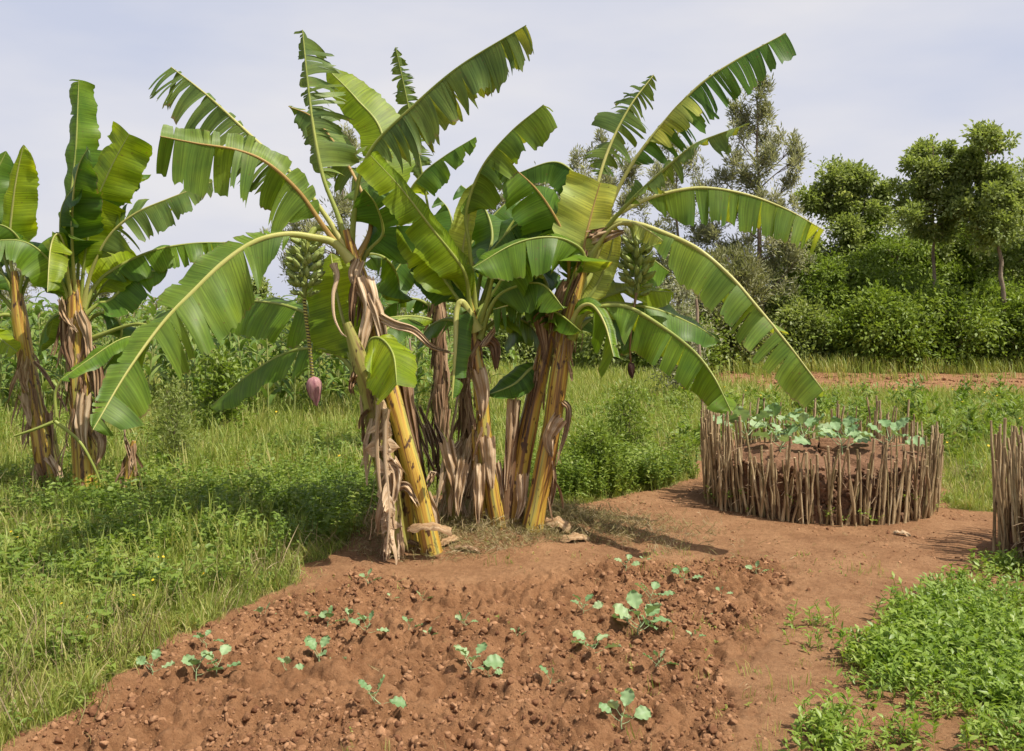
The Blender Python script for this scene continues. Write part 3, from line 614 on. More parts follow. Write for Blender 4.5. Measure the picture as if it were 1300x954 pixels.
leaf(G, [(748, 320), (764, 285), (790, 228), (825, 176), (881, 114), (930, 79), (998, 42)], .26, 'bl_dark', 'rib_yellow', d1=-.35, pet=.34, droop=(60, 20), grav=2.2, tear=42, spread=6, rag=.12, sw=(1, .12), taper=.15, slant=.12, tipcut=.15)
leaf(G, [(820, 182), (838, 160), (856, 138), (872, 122)], .16, 'bl_pale', 'rib_yellow', d0=-.18, d1=-.25, pet=.05, droop=(70, 80), grav=3, tear=12, spread=12, sw=(1, .2), rr=.004, tipcut=.5, name='folded_leaf_half')
leaf(G, [(748, 326), (770, 288), (809, 246), (851, 208), (881, 184), (911, 171), (952, 157)], .17, 'bl_worn', 'rib_green', d1=-.7, pet=.3, droop=(55, 20), grav=5, tear=13, spread=40, rag=.45, sw=(1, .55), taper=.45, curl=3)
leaf(G, [(750, 322), (770, 284), (800, 262), (840, 246), (890, 238), (945, 246), (997, 265), (1047, 293)], .27, 'bl_olive', 'rib_yellow', d1=.1, pet=.3, droop=(62, 45), grav=3, tear=10, spread=10, rag=.07, taper=.25, slant=.08, tipcut=.25)
leaf(G, [(750, 324), (775, 285), (805, 283), (840, 294), (885, 315), (927, 350), (962, 390), (1003, 440), (1046, 497)], .26, 'bl_olive', 'rib_yellow', d1=-.6, pet=.24, droop=(48, 30), grav=2.2, tear=10, spread=11, rag=.06, taper=.22, slant=.08, rr=.023, label='long arching leaf bending right down to the ground', tipcut=.15)
leaf(G, [(735, 370), (752, 340), (750, 290), (742, 240), (722, 213), (698, 206), (655, 221)], .2, 'bl_dark', 'rib_green', d1=.5, pet=.42, droop=(60, 50), grav=2, tear=1.2, spread=4)
leaf(G, [(730, 392), (752, 372), (772, 330), (782, 285)], .2, 'bl_pale', 'rib_green', d0=.05, d1=.05, pet=.05, droop=(5, 5), grav=0, tear=.2, spread=2, up='cam', sw=(.45, 1))
leaf(G, [(723, 430), (740, 398), (770, 388), (800, 391), (840, 414), (880, 445), (906, 478), (928, 522)], .27, 'bl_mid', 'rib_green', d0=-.05, d1=-.7, pet=.24, droop=(48, 12), grav=1.1, tear=5, spread=9, rag=.04, taper=.15, sw=(1, .95), rr=.022)
leaf(G, [(722, 420), (735, 392), (752, 388), (768, 412), (779, 453)], .24, 'bl_mid', 'rib_yellow', d0=-.1, d1=-.5, pet=.15, droop=(20, 60), grav=1., tear=1.2, spread=4, up='cam', sw=(.25, 1), tipcut=.3)
leaf(G, [(724, 410), (750, 385), (796, 369), (855, 371)], .19, 'bl_bright', 'rib_green', d0=.1, d1=.3, pet=.15, droop=(45, 20), grav=1, tear=2)
leaf(G, [(722, 432), (750, 405), (785, 405), (820, 432)], .28, 'bl_dark', 'rib_green', d0=.1, d1=.3, pet=.15, droop=(50, 20), grav=1, tear=2)
leaf(G, [(728, 405), (770, 385), (830, 392), (880, 412), (916, 434)], .2, 'bl_dark', 'rib_green', d0=.1, d1=.3, pet=.4, droop=(45, 5), grav=1, tear=2)
leaf(G, [(738, 350), (775, 320), (815, 322), (850, 345)], .26, 'bl_mid', 'rib_green', d0=.1, d1=.35, pet=.4, droop=(45, 15), grav=1, tear=2)
leaf(G, [(748, 325), (775, 290), (800, 282), (822, 292), (842, 306)], .10, 'bl_pale', 'rib_yellow', d0=-.05, d1=-.35, pet=.6, droop=(50, 30), grav=2, tear=10)
for p_, w_, m_, a_, b_ in (([(742, 318), (735, 345), (722, 380), (716, 400)], .06, 'drydark', -.09, -.1), ([(724, 360), (714, 375), (705, 400), (700, 420)], .13, 'drydark', -.04, -.06), ([(712, 530), (702, 545), (696, 560), (700, 580)], .12, 'dry', -.09, -.1),
        ([(714, 510), (722, 520), (718, 550), (706, 590)], .05, 'dry', -.05, -.1), ([(700, 590), (702, 620), (697, 650)], .07, 'drydark', .02, .02), ([(748, 300), (760, 296), (770, 290)], .09, 'drydark', -.05, -.08),
        ([(752, 306), (770, 300), (792, 294)], .1, 'dry', -.08, -.15)): sheath(G, p_, w_, m_, a_, b_)
skirt(G, CG, rG, .58, .8, 20, (.1, .3), seed=21, flare=.4); skirt(G, CG, rG, .1, .4, 10, (.15, .4), seed=22, flare=.3)
bs = MB(); c_, _ = G.curve([(752, 300, .1), (775, 282, .15), (800, 285, .12), (808, 308, .1)], 30); tube(bs, c_, .024, 8); G.put(bs, 'fruit_stalk', M['rib_green'])
bunch(G, [(808, 305), (809, 335), (808, 376)], 7, .14, 'bunch_green', 'open bunch of pale green bananas hanging right of the clump', dy=.1)
bs = MB(); c_, _ = G.curve([(808, 372), (802, 410), (800, 440), (801, 466)], 40); tube(bs, c_, np.linspace(.011, .006, 40), 7); G.put(bs, 'flower_stalk', M['drydark'])
petals(G, (801, 460), (802, 481), G.Y, .02, 'budry')

# ---------- the left clump
p0 = h(110, 640)
Lp = Plant('banana_plant', p0, 'left clump banana plant with dark trunk in a grey dried skirt and upright leaves', group='banana plants of the left clump')
_, CP, rP = stem(Lp, [(112, 646), (108, 590), (103, 520), (100, 460), (97, 410), (95, 375), (96, 355)], [.115, .11, .095, .09, .085, .075, .04], 'stem_yellow')
leaf(Lp, [(95, 392), (88, 330), (88, 270), (96, 190), (100, 101)], .2, 'bl_mid', 'rib_green', d1=.2, pet=.3, droop=(35, 30), grav=.6, tear=3, spread=16, up='cam', tipcut=.2, sw=(1.15, .75))
leaf(Lp, [(97, 392), (92, 330), (91, 290), (93, 245), (100, 210), (112, 188)], .24, 'bl_dark', 'rib_yellow', d1=-.5, pet=.3, droop=(35, 35), grav=1.5, tear=3, spread=10, up=(-.2, -1, .6))
leaf(Lp, [(102, 392), (106, 340), (118, 270), (140, 215), (164, 170)], .27, 'bl_bright', 'rib_green', d1=-.15, pet=.22, droop=(18, 25), grav=.8, tear=2.6, spread=10, up='cam', tipcut=.25)
leaf(Lp, [(104, 390), (115, 345), (138, 300), (170, 272), (215, 252), (270, 231)], .30, 'bl_worn', 'rib_yellow', d1=-.2, pet=.26, droop=(50, -20), grav=1.3, tear=12, spread=6, rag=.1, sw=(.9, .8), slant=.35)
leaf(Lp, [(104, 396), (122, 360), (150, 338), (195, 318), (245, 309), (298, 308)], .24, 'bl_mid', 'rib_green', d1=.3, pet=.22, droop=(55, 20), grav=1.5, tear=7, spread=6, rag=.06)
leaf(Lp, [(93, 395), (86, 350), (82, 315), (73, 297), (64, 315), (60, 371)], .16, 'bl_bright', 'rib_yellow', d1=-.55, pet=.35, droop=(20, 60), grav=1.5, tear=2, spread=8, up='cam', sw=(1.1, .3))
leaf(Lp, [(92, 390), (82, 340), (76, 290), (82, 255), (110, 222)], .26, 'bl_dark', 'rib_green', d1=-.3, pet=.25, droop=(30, 30), grav=1., tear=3, spread=8)
leaf(Lp, [(94, 396), (75, 350), (50, 318), (20, 305), (-30, 308)], .26, 'bl_mid', 'rib_green', d1=-.4, pet=.15, droop=(50, 20), grav=1.3, tear=3, spread=8)
leaf(Lp, [(106, 400), (125, 385), (140, 380), (175, 350), (213, 342)], .24, 'bl_dark', 'rib_green', d1=.15, pet=.15, droop=(40, 10), grav=1., tear=2)
leaf(Lp, [(106, 396), (125, 370), (150, 345), (180, 332)], .3, 'bl_bright', 'rib_green', d0=.1, d1=.3, pet=.3, droop=(35, -15), grav=.5, tear=1)
leaf(Lp, [(104, 410), (128, 398), (152, 410), (150, 440), (128, 475)], .2, 'bl_dark', 'rib_green', d0=.1, d1=.2, pet=.2, droop=(40, 30), grav=1, tear=2)
leaf(Lp, [(112, 430), (165, 412), (190, 414), (196, 424), (155, 430), (112, 457), (76, 483)], .145, 'bl_mid', 'rib_green', d0=-.05, d1=-.75, pet=.45, droop=(25, 25), grav=.6, tear=1, spread=4)
leaf(Lp, [(90, 400), (70, 400), (55, 420), (48, 450)], .22, 'bl_dark', 'rib_green', d0=.1, d1=.25, pet=.1, droop=(40, 30), tear=2)
leaf(Lp, [(96, 392), (104, 300), (130, 250), (160, 225), (192, 222)], .22, 'bl_dark', 'rib_green', d0=.1, d1=.4, pet=.35, droop=(40, 10), tear=5)
for p_, w_, m_, a_, b_ in (([(86, 405), (84, 440), (92, 470)], .14, 'drydark', -.1, -.12), ([(106, 500), (103, 540), (108, 580)], .15, 'dry', -.12, -.14), ([(120, 545), (128, 565), (122, 590)], .12, 'dry', -.06, -.1),
        ([(112, 440), (124, 470), (126, 520), (134, 560)], .1, 'drydark', -.05, -.1), ([(100, 395), (108, 420), (116, 470)], .1, 'dry', -.1, -.12), ([(76, 380), (80, 400), (96, 420)], .07, 'dry', -.15, -.12)): sheath(Lp, p_, w_, m_, a_, b_)
skirt(Lp, CP, rP, .3, .98, 95, (.15, .45), seed=31, flare=.4); skirt(Lp, CP, rP, .0, .3, 30, (.15, .4), seed=32, flare=.3)
for p_ in ([(72, 530), (70, 500), (78, 482)], [(70, 535), (100, 560), (118, 590), (127, 612)], [(68, 536), (45, 545), (18, 554)]):
    b_ = MB(); c_, _ = Lp.curve([(x, y, -.35) for x, y in p_], 20); tube(b_, c_, np.linspace(.016, .009, 20), 7); Lp.put(b_, 'cut_petiole', M['rib_green'])
q0 = h(66, 628)
Q = Plant('banana_plant', q0, 'yellow trunked banana plant at the left edge leaning left with peeling sheaths', group='banana plants of the left clump')
_, CQ, rQ = stem(Q, [(68, 634), (56, 570), (44, 515), (34, 460), (26, 410), (20, 360), (18, 345)], [.11, .1, .085, .08, .075, .065, .03], 'stem_yellow')
stem(Q, [(76, 634, .1), (70, 580, .1), (66, 545, .1)], [.05, .045, .03], 'stem_green', name='side_shoot')
leaf(Q, [(20, 372), (12, 320), (15, 270), (21, 225), (30, 184)], .22, 'bl_bright', 'rib_yellow', d1=-.1, pet=.2, droop=(12, 15), grav=.3, tear=.7, spread=4, up='cam', sw=(1.1, .5))
leaf(Q, [(18, 375), (4, 320), (-6, 270), (-8, 230), (8, 192)], .24, 'bl_mid', 'rib_green', d1=.2, pet=.2, droop=(25, 25), grav=.8, tear=2, up='cam')
leaf(Q, [(22, 380), (30, 330), (22, 300), (-5, 285), (-50, 300)], .3, 'bl_mid', 'rib_green', d1=-.3, pet=.2, droop=(45, 20), grav=1, tear=3)
leaf(Q, [(24, 380), (40, 345), (58, 330), (75, 350), (80, 385)], .2, 'bl_dark', 'rib_green', d1=.3, pet=.2, droop=(40, 20), grav=1, tear=3)
leaf(Q, [(20, 385), (5, 350), (-20, 340), (-60, 365)], .28, 'bl_dark', 'rib_green', d1=-.1, pet=.15, droop=(45, 20), grav=1, tear=3)
leaf(Q, [(22, 400), (0, 400), (-15, 415), (22, 447)], .14, 'bl_bright', 'rib_green', d1=-.3, pet=.2, droop=(35, 20), grav=1, tear=1)
leaf(Q, [(18, 378), (-12, 310), (-30, 240), (-50, 190)], .26, 'bl_dark', 'rib_green', d1=.3, pet=.2, droop=(30, 30), grav=1, tear=5)
leaf(Q, [(20, 395), (-5, 372), (-40, 375), (-80, 420)], .26, 'bl_mid', 'rib_green', d1=.3, pet=.2, droop=(45, 20), grav=1, tear=3)
for p_, w_, m_, a_, b_ in (([(30, 455), (28, 475), (35, 500)], .13, 'dry', -.09, -.12), ([(28, 500), (32, 520), (38, 540)], .1, 'dry', -.1, -.14), ([(45, 460), (60, 480), (85, 522)], .03, 'drydark', -.05, -.1),
        ([(58, 525), (64, 560), (66, 590)], .1, 'drydark', -.02, -.06), ([(60, 580), (72, 600), (76, 630)], .09, 'dry', -.1, -.12), ([(46, 590), (52, 610), (58, 632)], .07, 'drydark', -.12, -.14)): sheath(Q, p_, w_, m_, a_, b_)
skirt(Q, CQ, rQ, .0, .7, 60, (.12, .4), seed=33, flare=.35)
s0 = h(164, 640)
Sp = Plant('banana_sucker', s0, 'short dead brown banana sucker with a broken top right of the left clump', 'banana sucker')
_, CS, rS = stem(Sp, [(164, 644), (163, 620), (165, 590), (170, 560)], [.05, .05, .04, .018], 'stem_yellow')
skirt(Sp, CS, rS, .1, 1., 40, (.1, .35), seed=35, flare=.6); sheath(Sp, [(168, 590), (160, 560), (158, 545)], .05, 'dry', -.04, -.06)
# ------------------------------------------------------------------ ground
def axis(a, b, step, lo, hi, g=1.12):
    c = list(np.arange(a, b, step)); s = step; x = c[-1]
    while x < hi: s *= g; x += s; c.append(x)
    s = step; x = c[0]
    while x > lo: s *= g; x -= s; c.insert(0, x)
    return np.array(c)
ax = axis(-3.0, 3.6, .014, -600, 600); ay = axis(3.3, 7.4, .013, -40, 900, 1.05)
gx, gy = np.meshgrid(ax, ay, indexing='ij'); gz = H(gx, gy)
soilm = np.zeros(gx.shape)
for dx, dy in ((0, 0), (.04, 0), (-.04, 0), (0, .05), (0, -.05)): soilm += (m_soil(gx + dx, gy + dy) | m_far(gx + dx, gy + dy)) / 5
def ground_mat():
    m, nt, out = newmat('ground'); L = nt.links.new
    g = nd(nt, 'NewGeometry')
    def nz(s, d=4, r=.6):
        n = nd(nt, 'TexNoise'); n.inputs['Scale'].default_value = s; n.inputs['Detail'].default_value = d; n.inputs['Roughness'].default_value = r; L(g.outputs['Position'], n.inputs['Vector']); return n.outputs['Fac']
    soil = ramp(nt, [(.25, (.12, .052, .026)), (.45, (.225, .116, .056)), (.6, (.32, .178, .09)), (.8, (.44, .26, .145))], math_(nt, 'ADD', math_(nt, 'MULTIPLY', nz(2.2, 8, .72), .62), math_(nt, 'MULTIPLY', nz(30, 5, .7), .38))).outputs[0]
    speck = ramp(nt, [(.66, (0, 0, 0)), (.70, (1, 1, 1))], nz(95, 2, .5)).outputs[0]
    soil = mixc(nt, math_(nt, 'MULTIPLY', speck, .45), soil, (.10, .045, .025))
    sp2 = ramp(nt, [(.68, (0, 0, 0)), (.72, (1, 1, 1))], nz(70, 2, .5)).outputs[0]
    soil = mixc(nt, math_(nt, 'MULTIPLY', sp2, .4), soil, (.45, .30, .16))
    soil = mixc(nt, math_(nt, 'MULTIPLY', attr(nt, 'edge'), .9), soil, mixc(nt, 1., soil, (.92, .86, .82), 'MULTIPLY'))   # freshly dug soil is moister
    turf = ramp(nt, [(.3, (.09, .09, .03)), (.5, (.14, .15, .04)), (.7, (.24, .19, .09))], nz(3, 6, .7)).outputs[0]
    f = ramp(nt, [(.35, (0, 0, 0)), (.65, (1, 1, 1))], math_(nt, 'ADD', attr(nt, 'rnd'), math_(nt, 'MULTIPLY', math_(nt, 'SUBTRACT', nz(9, 5, .7), .5), .8))).outputs[0]
    c = mixc(nt, f, turf, soil)
    b = nd(nt, 'BsdfPrincipled'); b.inputs['Roughness'].default_value = .95; b.inputs['Specular IOR Level'].default_value = .12; L(c, b.inputs['Base Color'])
    b1 = nd(nt, 'Bump'); b1.inputs['Strength'].default_value = .8; b1.inputs['Distance'].default_value = .035; L(nz(26, 8, .72), b1.inputs['Height'])
    b2 = nd(nt, 'Bump'); b2.inputs['Strength'].default_value = .6; b2.inputs['Distance'].default_value = .006; L(nz(160, 3, .6), b2.inputs['Height']); L(b1.outputs[0], b2.inputs['Normal']); L(b2.outputs[0], b.inputs['Normal'])
    L(b.outputs[0], out.inputs[0]); return m
M['ground'] = ground_mat()
g_ = obj('ground', mesh('ground', np.stack([gx, gy, gz], -1), gridq(len(ax), len(ay))[:, ::-1], M['ground'], soilm.ravel(), edge=soft_till(gx, gy).ravel())); g_['kind'] = 'structure'

# soil clods
def ico():
    import bmesh
    bm = bmesh.new(); bmesh.ops.create_icosphere(bm, subdivisions=2, radius=1.); V = np.array([v.co[:] for v in bm.verts]); T = np.array([[v.index for v in f.verts] for f in bm.faces]); bm.free(); return V, T
IV, IT = ico()
def clods(name, n, mask, box, size, label, dens=None):
    mb = MB(); vs = []
    for k in range(8):
        nn = 1 + 1.1 * (fbm(IV[:, 0] * 1.6 + k * 9, IV[:, 1] * 1.6 + IV[:, 2] * 1.3, 3, k) - .5) + .9 * (fbm(IV[:, 2] * 3 + k * 5, IV[:, 0] * 3 - IV[:, 1] * 2, 2, k + 40) - .5); W_ = IV * nn[:, None] * np.array([1, .85, .7])
        for _ in range(9):
            q_ = RNG.normal(0, 1, 3); q_ /= np.linalg.norm(q_); W_ = W_ - np.maximum(W_ @ q_ - RNG.uniform(.35, .75), 0)[:, None] * q_
        vs.append(W_)
    x = RNG.uniform(box[0], box[1], n * 4); y = RNG.uniform(box[2], box[3], n * 4); k = mask(x, y) & (fbm(x * 2.2, y * 2.2, 3, 55) > RNG.uniform(.25, .7, n * 4)); x = x[k][:n]; y = y[k][:n]; m = len(x)
    s = size[0] + (size[1] - size[0]) * RNG.uniform(0, 1, m) ** 5; z = H(x, y) - s * .1; vi = RNG.integers(0, 8, m)
    for j in range(8):
        q = vi == j; d = RNG.normal(0, 1, (q.sum(), 3)); d[:, 2] *= .4
        scatter(vs[j], IT, np.stack([x, y, z], 1)[q], basis(d, RNG.uniform(-.5, .5, q.sum())), s[q], RNG.uniform(0, 1, q.sum()), mb)
    o = obj(name, mb.mesh(name, M['clod'], False)); tag(o, label, 'soil', kind='stuff'); return o
def clodmat(c0=(.12, .052, .027), c1=(.225, .116, .058), c2=(.37, .205, .11)):
    m, nt, out = newmat('clod'); L = nt.links.new; g = nd(nt, 'NewGeometry'); n = nd(nt, 'TexNoise'); n.inputs['Scale'].default_value = 40; n.inputs['Detail'].default_value = 6; L(g.outputs['Position'], n.inputs['Vector'])
    c = ramp(nt, [(.25, c0), (.5, c1), (.8, c2)], math_(nt, 'ADD', math_(nt, 'MULTIPLY', n.outputs['Fac'], .6), math_(nt, 'MULTIPLY', attr(nt, 'rnd'), .4))).outputs[0]
    b = nd(nt, 'BsdfPrincipled'); b.inputs['Roughness'].default_value = .95; b.inputs['Specular IOR Level'].default_value = .1; L(c, b.inputs['Base Color']); bp = nd(nt, 'Bump'); bp.inputs['Strength'].default_value = .9; bp.inputs['Distance'].default_value = .012; L(n.outputs['Fac'], bp.inputs['Height']); L(bp.outputs[0], b.inputs['Normal']); L(b.outputs[0], out.inputs[0]); return m
M['clod'] = clodmat()
clods('soil_clods', 15000, m_till, (-3, 2.2, 3.4, 6.8), (.004, .027), 'crumbly brown clods of dug soil around the seedlings')
clods('large_soil_clods', 1700, lambda x, y: m_till(x, y) & (fbm(x * 3.5, y * 3.5, 2, 44) > .5), (-3, 2.2, 3.4, 6.8), (.013, .038), 'larger broken clods half buried in the dug soil')
clods('loose_soil', 6500, lambda x, y: m_soil(x, y) & ~m_till(x, y), (-2.5, 4.6, 3.4, 10), (.003, .022), 'small loose crumbs on the trodden earth path')
clods('far_soil_clods', 2600, m_far, (4, 15, 20, 28), (.015, .075), 'red brown clods of the dug strip before the hedge')

# ------------------------------------------------------------------ ground plants
def blade(L, w, lean, n=4, fold=0):
    s = np.linspace(0, 1, n); a = lean * s ** 1.3; y = np.cumsum(np.sin(a)) * L / n; z = np.cumsum(np.cos(a)) * L / n; y[0] = z[0] = 0
    ww = w * (1 - s ** 2.2) * (.6 + .8 * np.minimum(s * 2.5, 1) * .5) + w * .04
    V = np.stack([np.stack([-ww, y, z], 1), np.stack([ww, y, z], 1)], 1).reshape(-1, 3); return V, gridq(n, 2)
def tuft(rg, nb, L, w, lean=1.1, spread=.05, up=0.):
    mb = MB()
    for k in range(nb):
        V, Qd = blade(L * rg.uniform(.45, 1.1), w * rg.uniform(.7, 1.2), rg.uniform(.1, lean)); a = rg.uniform(0, 2 * PI); c, s = math.cos(a), math.sin(a)
        V = V @ np.array([[c, s, 0], [-s, c, 0], [0, 0, 1]]); V[:, :2] += rg.normal(0, spread, 2); mb.add(V, Qd, rg.uniform())
    return np.concatenate(mb.V), np.concatenate(mb.Q), np.concatenate(mb.R)
def lam(L, w, droop=.3, fold=.25, n=4):          # a broad leaf along +y, midrib fold
    s = np.linspace(0, 1, n); ww = w * np.sin(np.clip(s, .03, .985) ** .8 * PI) ** .8; z = -droop * L * s ** 2
    V = np.stack([np.stack([-ww, s * L, z + ww * fold], 1), np.stack([0 * s, s * L, z], 1), np.stack([ww, s * L, z + ww * fold], 1)], 1).reshape(-1, 3); return V, gridq(n, 3)
def herb(rg, stems, h, ll, lw, per=6, lean=.35, up=.35, n=3):
    mb = MB()
    for k in range(stems):
        a = rg.uniform(0, 2 * PI); ln = rg.uniform(0, lean); hh = h * rg.uniform(.55, 1.05); s = np.linspace(0, 1, 4); r = ln * hh * s ** 1.4
        c = np.stack([r * math.cos(a), r * math.sin(a), hh * s], 1); c[:, :2] += rg.normal(0, .012 + .02 * stems ** .5, 2)
        V = np.stack([c - [.0022, 0, 0], c + [.0022, 0, 0]], 1).reshape(-1, 3); mb.add(V, gridq(4, 2), .2)
        for j in range(per):
            t = .2 + .8 * (j + rg.uniform()) / per; p = np.array([np.interp(t, s, c[:, i]) for i in range(3)])
            V, Qd = lam(ll * rg.uniform(.6, 1.15) * (1.15 - .45 * t), lw * rg.uniform(.8, 1.15), rg.uniform(.0, .5), rg.uniform(.1, .5), n)
            d = np.array([[math.cos(b := rg.uniform(0, 2 * PI)), math.sin(b), up + rg.uniform(-.3, .45)]]); Mx = basis(d, rg.normal(0, .4, 1))[0]
            mb.add(V @ Mx.T + p, Qd, rg.uniform())
    return np.concatenate(mb.V), np.concatenate(mb.Q), np.concatenate(mb.R)
def edge_near(x, y, r=.32):
    nr = np.zeros(len(x), bool)
    for a in range(6): nr |= m_soil(x + r * math.cos(a * 1.05), y + r * math.sin(a * 1.05))
    return nr
def log_sample(n, y0, y1, x0=-230, x1=1440, pw=0.):
    u = RNG.uniform(0, 1, n); Y = np.exp(np.log(y0) + u * (np.log(y1) - np.log(y0))) if pw == 0 else y0 + (y1 - y0) * u ** pw
    px = RNG.uniform(x0, x1, n); return (px - HX) / F * Y, Y, px
def plant_stuff(name, temps, x, y, scl, mat, label, cat, tilt=.15, sink=.01, zoff=0.):
    mb = MB(); m = len(x); vi = RNG.integers(0, len(temps), m); z = H(x, y) - sink + zoff; d = np.stack([RNG.normal(0, tilt, m), RNG.normal(0, tilt, m), np.ones(m)], 1)
    Y_ = yaw(RNG.uniform(0, 2 * PI, m)); Tm = basis(d, np.zeros(m)); Tm = np.stack([Tm[:, :, 0], np.cross(Tm[:, :, 1], Tm[:, :, 0]), Tm[:, :, 1]], 2); MM = np.einsum('mij,mjk->mik', Tm, Y_)
    for j, (V, Qd, R) in enumerate(temps):
        k = vi == j
        if k.any(): scatter(V, Qd, np.stack([x, y, z], 1)[k], MM[k], scl[k], RNG.uniform(0, 1, k.sum()), mb, trnd=R)
    o = obj(name, mb.mesh(name, mat, False)); tag(o, label, cat, kind='stuff'); return o
M['grass'] = foliage('grass', [(0, (.12, .17, .03)), (.35, (.19, .25, .045)), (.6, (.27, .32, .065)), (.8, (.38, .36, .11)), (1, (.48, .39, .18))], .38, .5, 1.4, 1.3)
M['herb'] = foliage('herb leaves', [(0, (.075, .125, .022)), (.4, (.13, .20, .032)), (.7, (.20, .27, .045)), (1, (.30, .33, .085))], .36, .5, 1.4, 1.3)
M['nuts'] = foliage('groundcover leaves', [(0, (.09, .155, .025)), (.4, (.16, .25, .035)), (.7, (.23, .32, .05)), (1, (.32, .38, .09))], .36, .42, 1.35, 4)
M['straw'] = foliage('dry straw', [(0, (.07, .045, .022)), (.35, (.19, .13, .06)), (.55, (.24, .22, .08)), (.75, (.36, .28, .15)), (1, (.52, .42, .27))], .2, .8, 1., 4)
M['flower'] = foliage('yellow petals', [(0, (.75, .48, .02)), (1, (.85, .6, .04))], .3, .6, 1., 4)
rg = RG(4)
def clear(x, y, m=0.):                            # keep basket interiors and soils clear
    k = ~m_soil(x, y) & ~m_far(x, y)
    k &= ~(((x - BK1[0]) ** 2 + (y - BK1[1]) ** 2) < 1.0) & ~(((x - BK2[0]) ** 2 + (y - BK2[1]) ** 2) < 1.0); return k
BK1 = (2.70, 8.80, .95); BK2 = (4.20, 6.58, .85)
# short lawn grass everywhere
T1 = [tuft(rg, 12, .17, .0035, 1.2, .05) for _ in range(6)]
x, y, px = log_sample(34000, 3.5, 34); k = clear(x, y); x, y = x[k], y[k]; en = edge_near(x, y)
plant_stuff('short_grass', T1, x, y, np.where(en, .6, 1.) * RNG.uniform(.6, 1.25, len(x)) * (1 + np.clip(y - 8, 0, 20) * .07), M['grass'], 'low fine grass growing between the weeds', 'grass')
# long grass
T2 = [tuft(rg, 12, .42, .006, 1.25, .07) for _ in range(6)]
x, y, px = log_sample(15000, 3.5, 30); k = clear(x, y)
w_ = np.where((px < 230) & (y < 6), .6, .10) + np.where((px > 260) & (px < 700) & (y > 9.5) & (y < 17), .6, 0) + np.where((px < 260) & (y > 9.5) & (y < 17), .2, 0) + np.where(y > 25.5, .35, 0) + np.where((px > 880) & (y > 9.5), .3, 0) + np.where((px < 500) & (y < 9.5), .18, 0); w_ *= fbm(x * .9, y * .9, 2, 61) * 1.6
en = edge_near(x, y); k &= RNG.uniform(0, 1, len(x)) < w_ * np.where(en, .15, 1); x, y, px = x[k], y[k], px[k]
plant_stuff('long_grass', T2, x, y, RNG.uniform(.6, 1.15, len(x)) * np.where((px < 700) & (y > 9.5), 1.0, .85) * np.where(y < 6, .62, 1), M['grass'], 'tall light green grass blades standing in the field', 'grass')
# herbs, leafy weeds
T3 = [herb(rg, 4, .24, .06, .014, 7) for _ in range(5)] + [herb(rg, 3, .28, .085, .012, 7) for _ in range(3)] + [herb(rg, 2, .2, .08, .028, 6) for _ in range(2)]
x, y, px = log_sample(18500, 3.6, 20); k = clear(x, y)
d_ = fbm(x * 1.1, y * 1.1, 3, 71); w_ = np.where((px < 470), .95, .7) * np.clip((d_ - .30) * 3.6, 0, 1) * np.where((px < 120) & (y < 4.9), .35, 1) * np.where((px > 880), .2, 1)
en = edge_near(x, y); k &= RNG.uniform(0, 1, len(x)) < w_ * np.where(en, .35, 1); x, y, px, d_, en = x[k], y[k], px[k], d_[k], en[k]
plant_stuff('leafy_weeds', T3, x, y, RNG.uniform(.6, 1.2, len(x)) * (.7 + .9 * np.clip(d_ - .35, 0, .5)) * np.where(y < 5.6, .8, 1.1) * np.where(en, .55, 1), M['herb'], 'leafy green weeds and herbs covering the ground', 'weeds')
x, y = RNG.uniform(6, 17, 700), RNG.uniform(26.3, 28.5, 700); x = np.append(x, RNG.uniform(5, 15, 90)); y = np.append(y, RNG.uniform(22, 25, 90))
plant_stuff('hedge_foot_grass', T2, x, y, RNG.uniform(.6, 1.5, len(x)), M['grass'], 'tall pale grass growing along the foot of the hedge', 'grass')
# lush low herbs round the clump and to its right
x = RNG.normal(1.25, .6, 700); y = RNG.normal(9.1, .5, 700); k = clear(x, y) & (y > 7.9); x, y = x[k], y[k]
plant_stuff('shady_weeds', [herb(rg, 5, .42, .055, .013, 10, .5) for _ in range(5)], x, y, RNG.uniform(.6, 1.1, len(x)), M['herb'], 'dense knee high weeds right behind the banana clump', 'weeds')
x = RNG.normal(-1.75, .75, 380); y = RNG.normal(8.1, .9, 380); k = clear(x, y); x, y = x[k], y[k]
plant_stuff('leafy_undergrowth', [herb(rg, 5, .36, .06, .015, 9, .5) for _ in range(5)], x, y, RNG.uniform(.6, 1.15, len(x)), M['herb'], 'dense weeds left of the main clump', 'weeds')
# broad lance leaved herbs on the right
T4 = [herb(rg, 6, .5, .17, .02, 10, .35, .9) for _ in range(5)]
x, y, px = log_sample(210, 11, 19, 860, 1360); k = clear(x, y); x, y = x[k], y[k]
plant_stuff('lance_leaved_weeds', T4, x, y, RNG.uniform(.5, 1.15, len(x)), M['herb'], 'upright weeds with long narrow leaves beyond the stick bed', 'weeds')
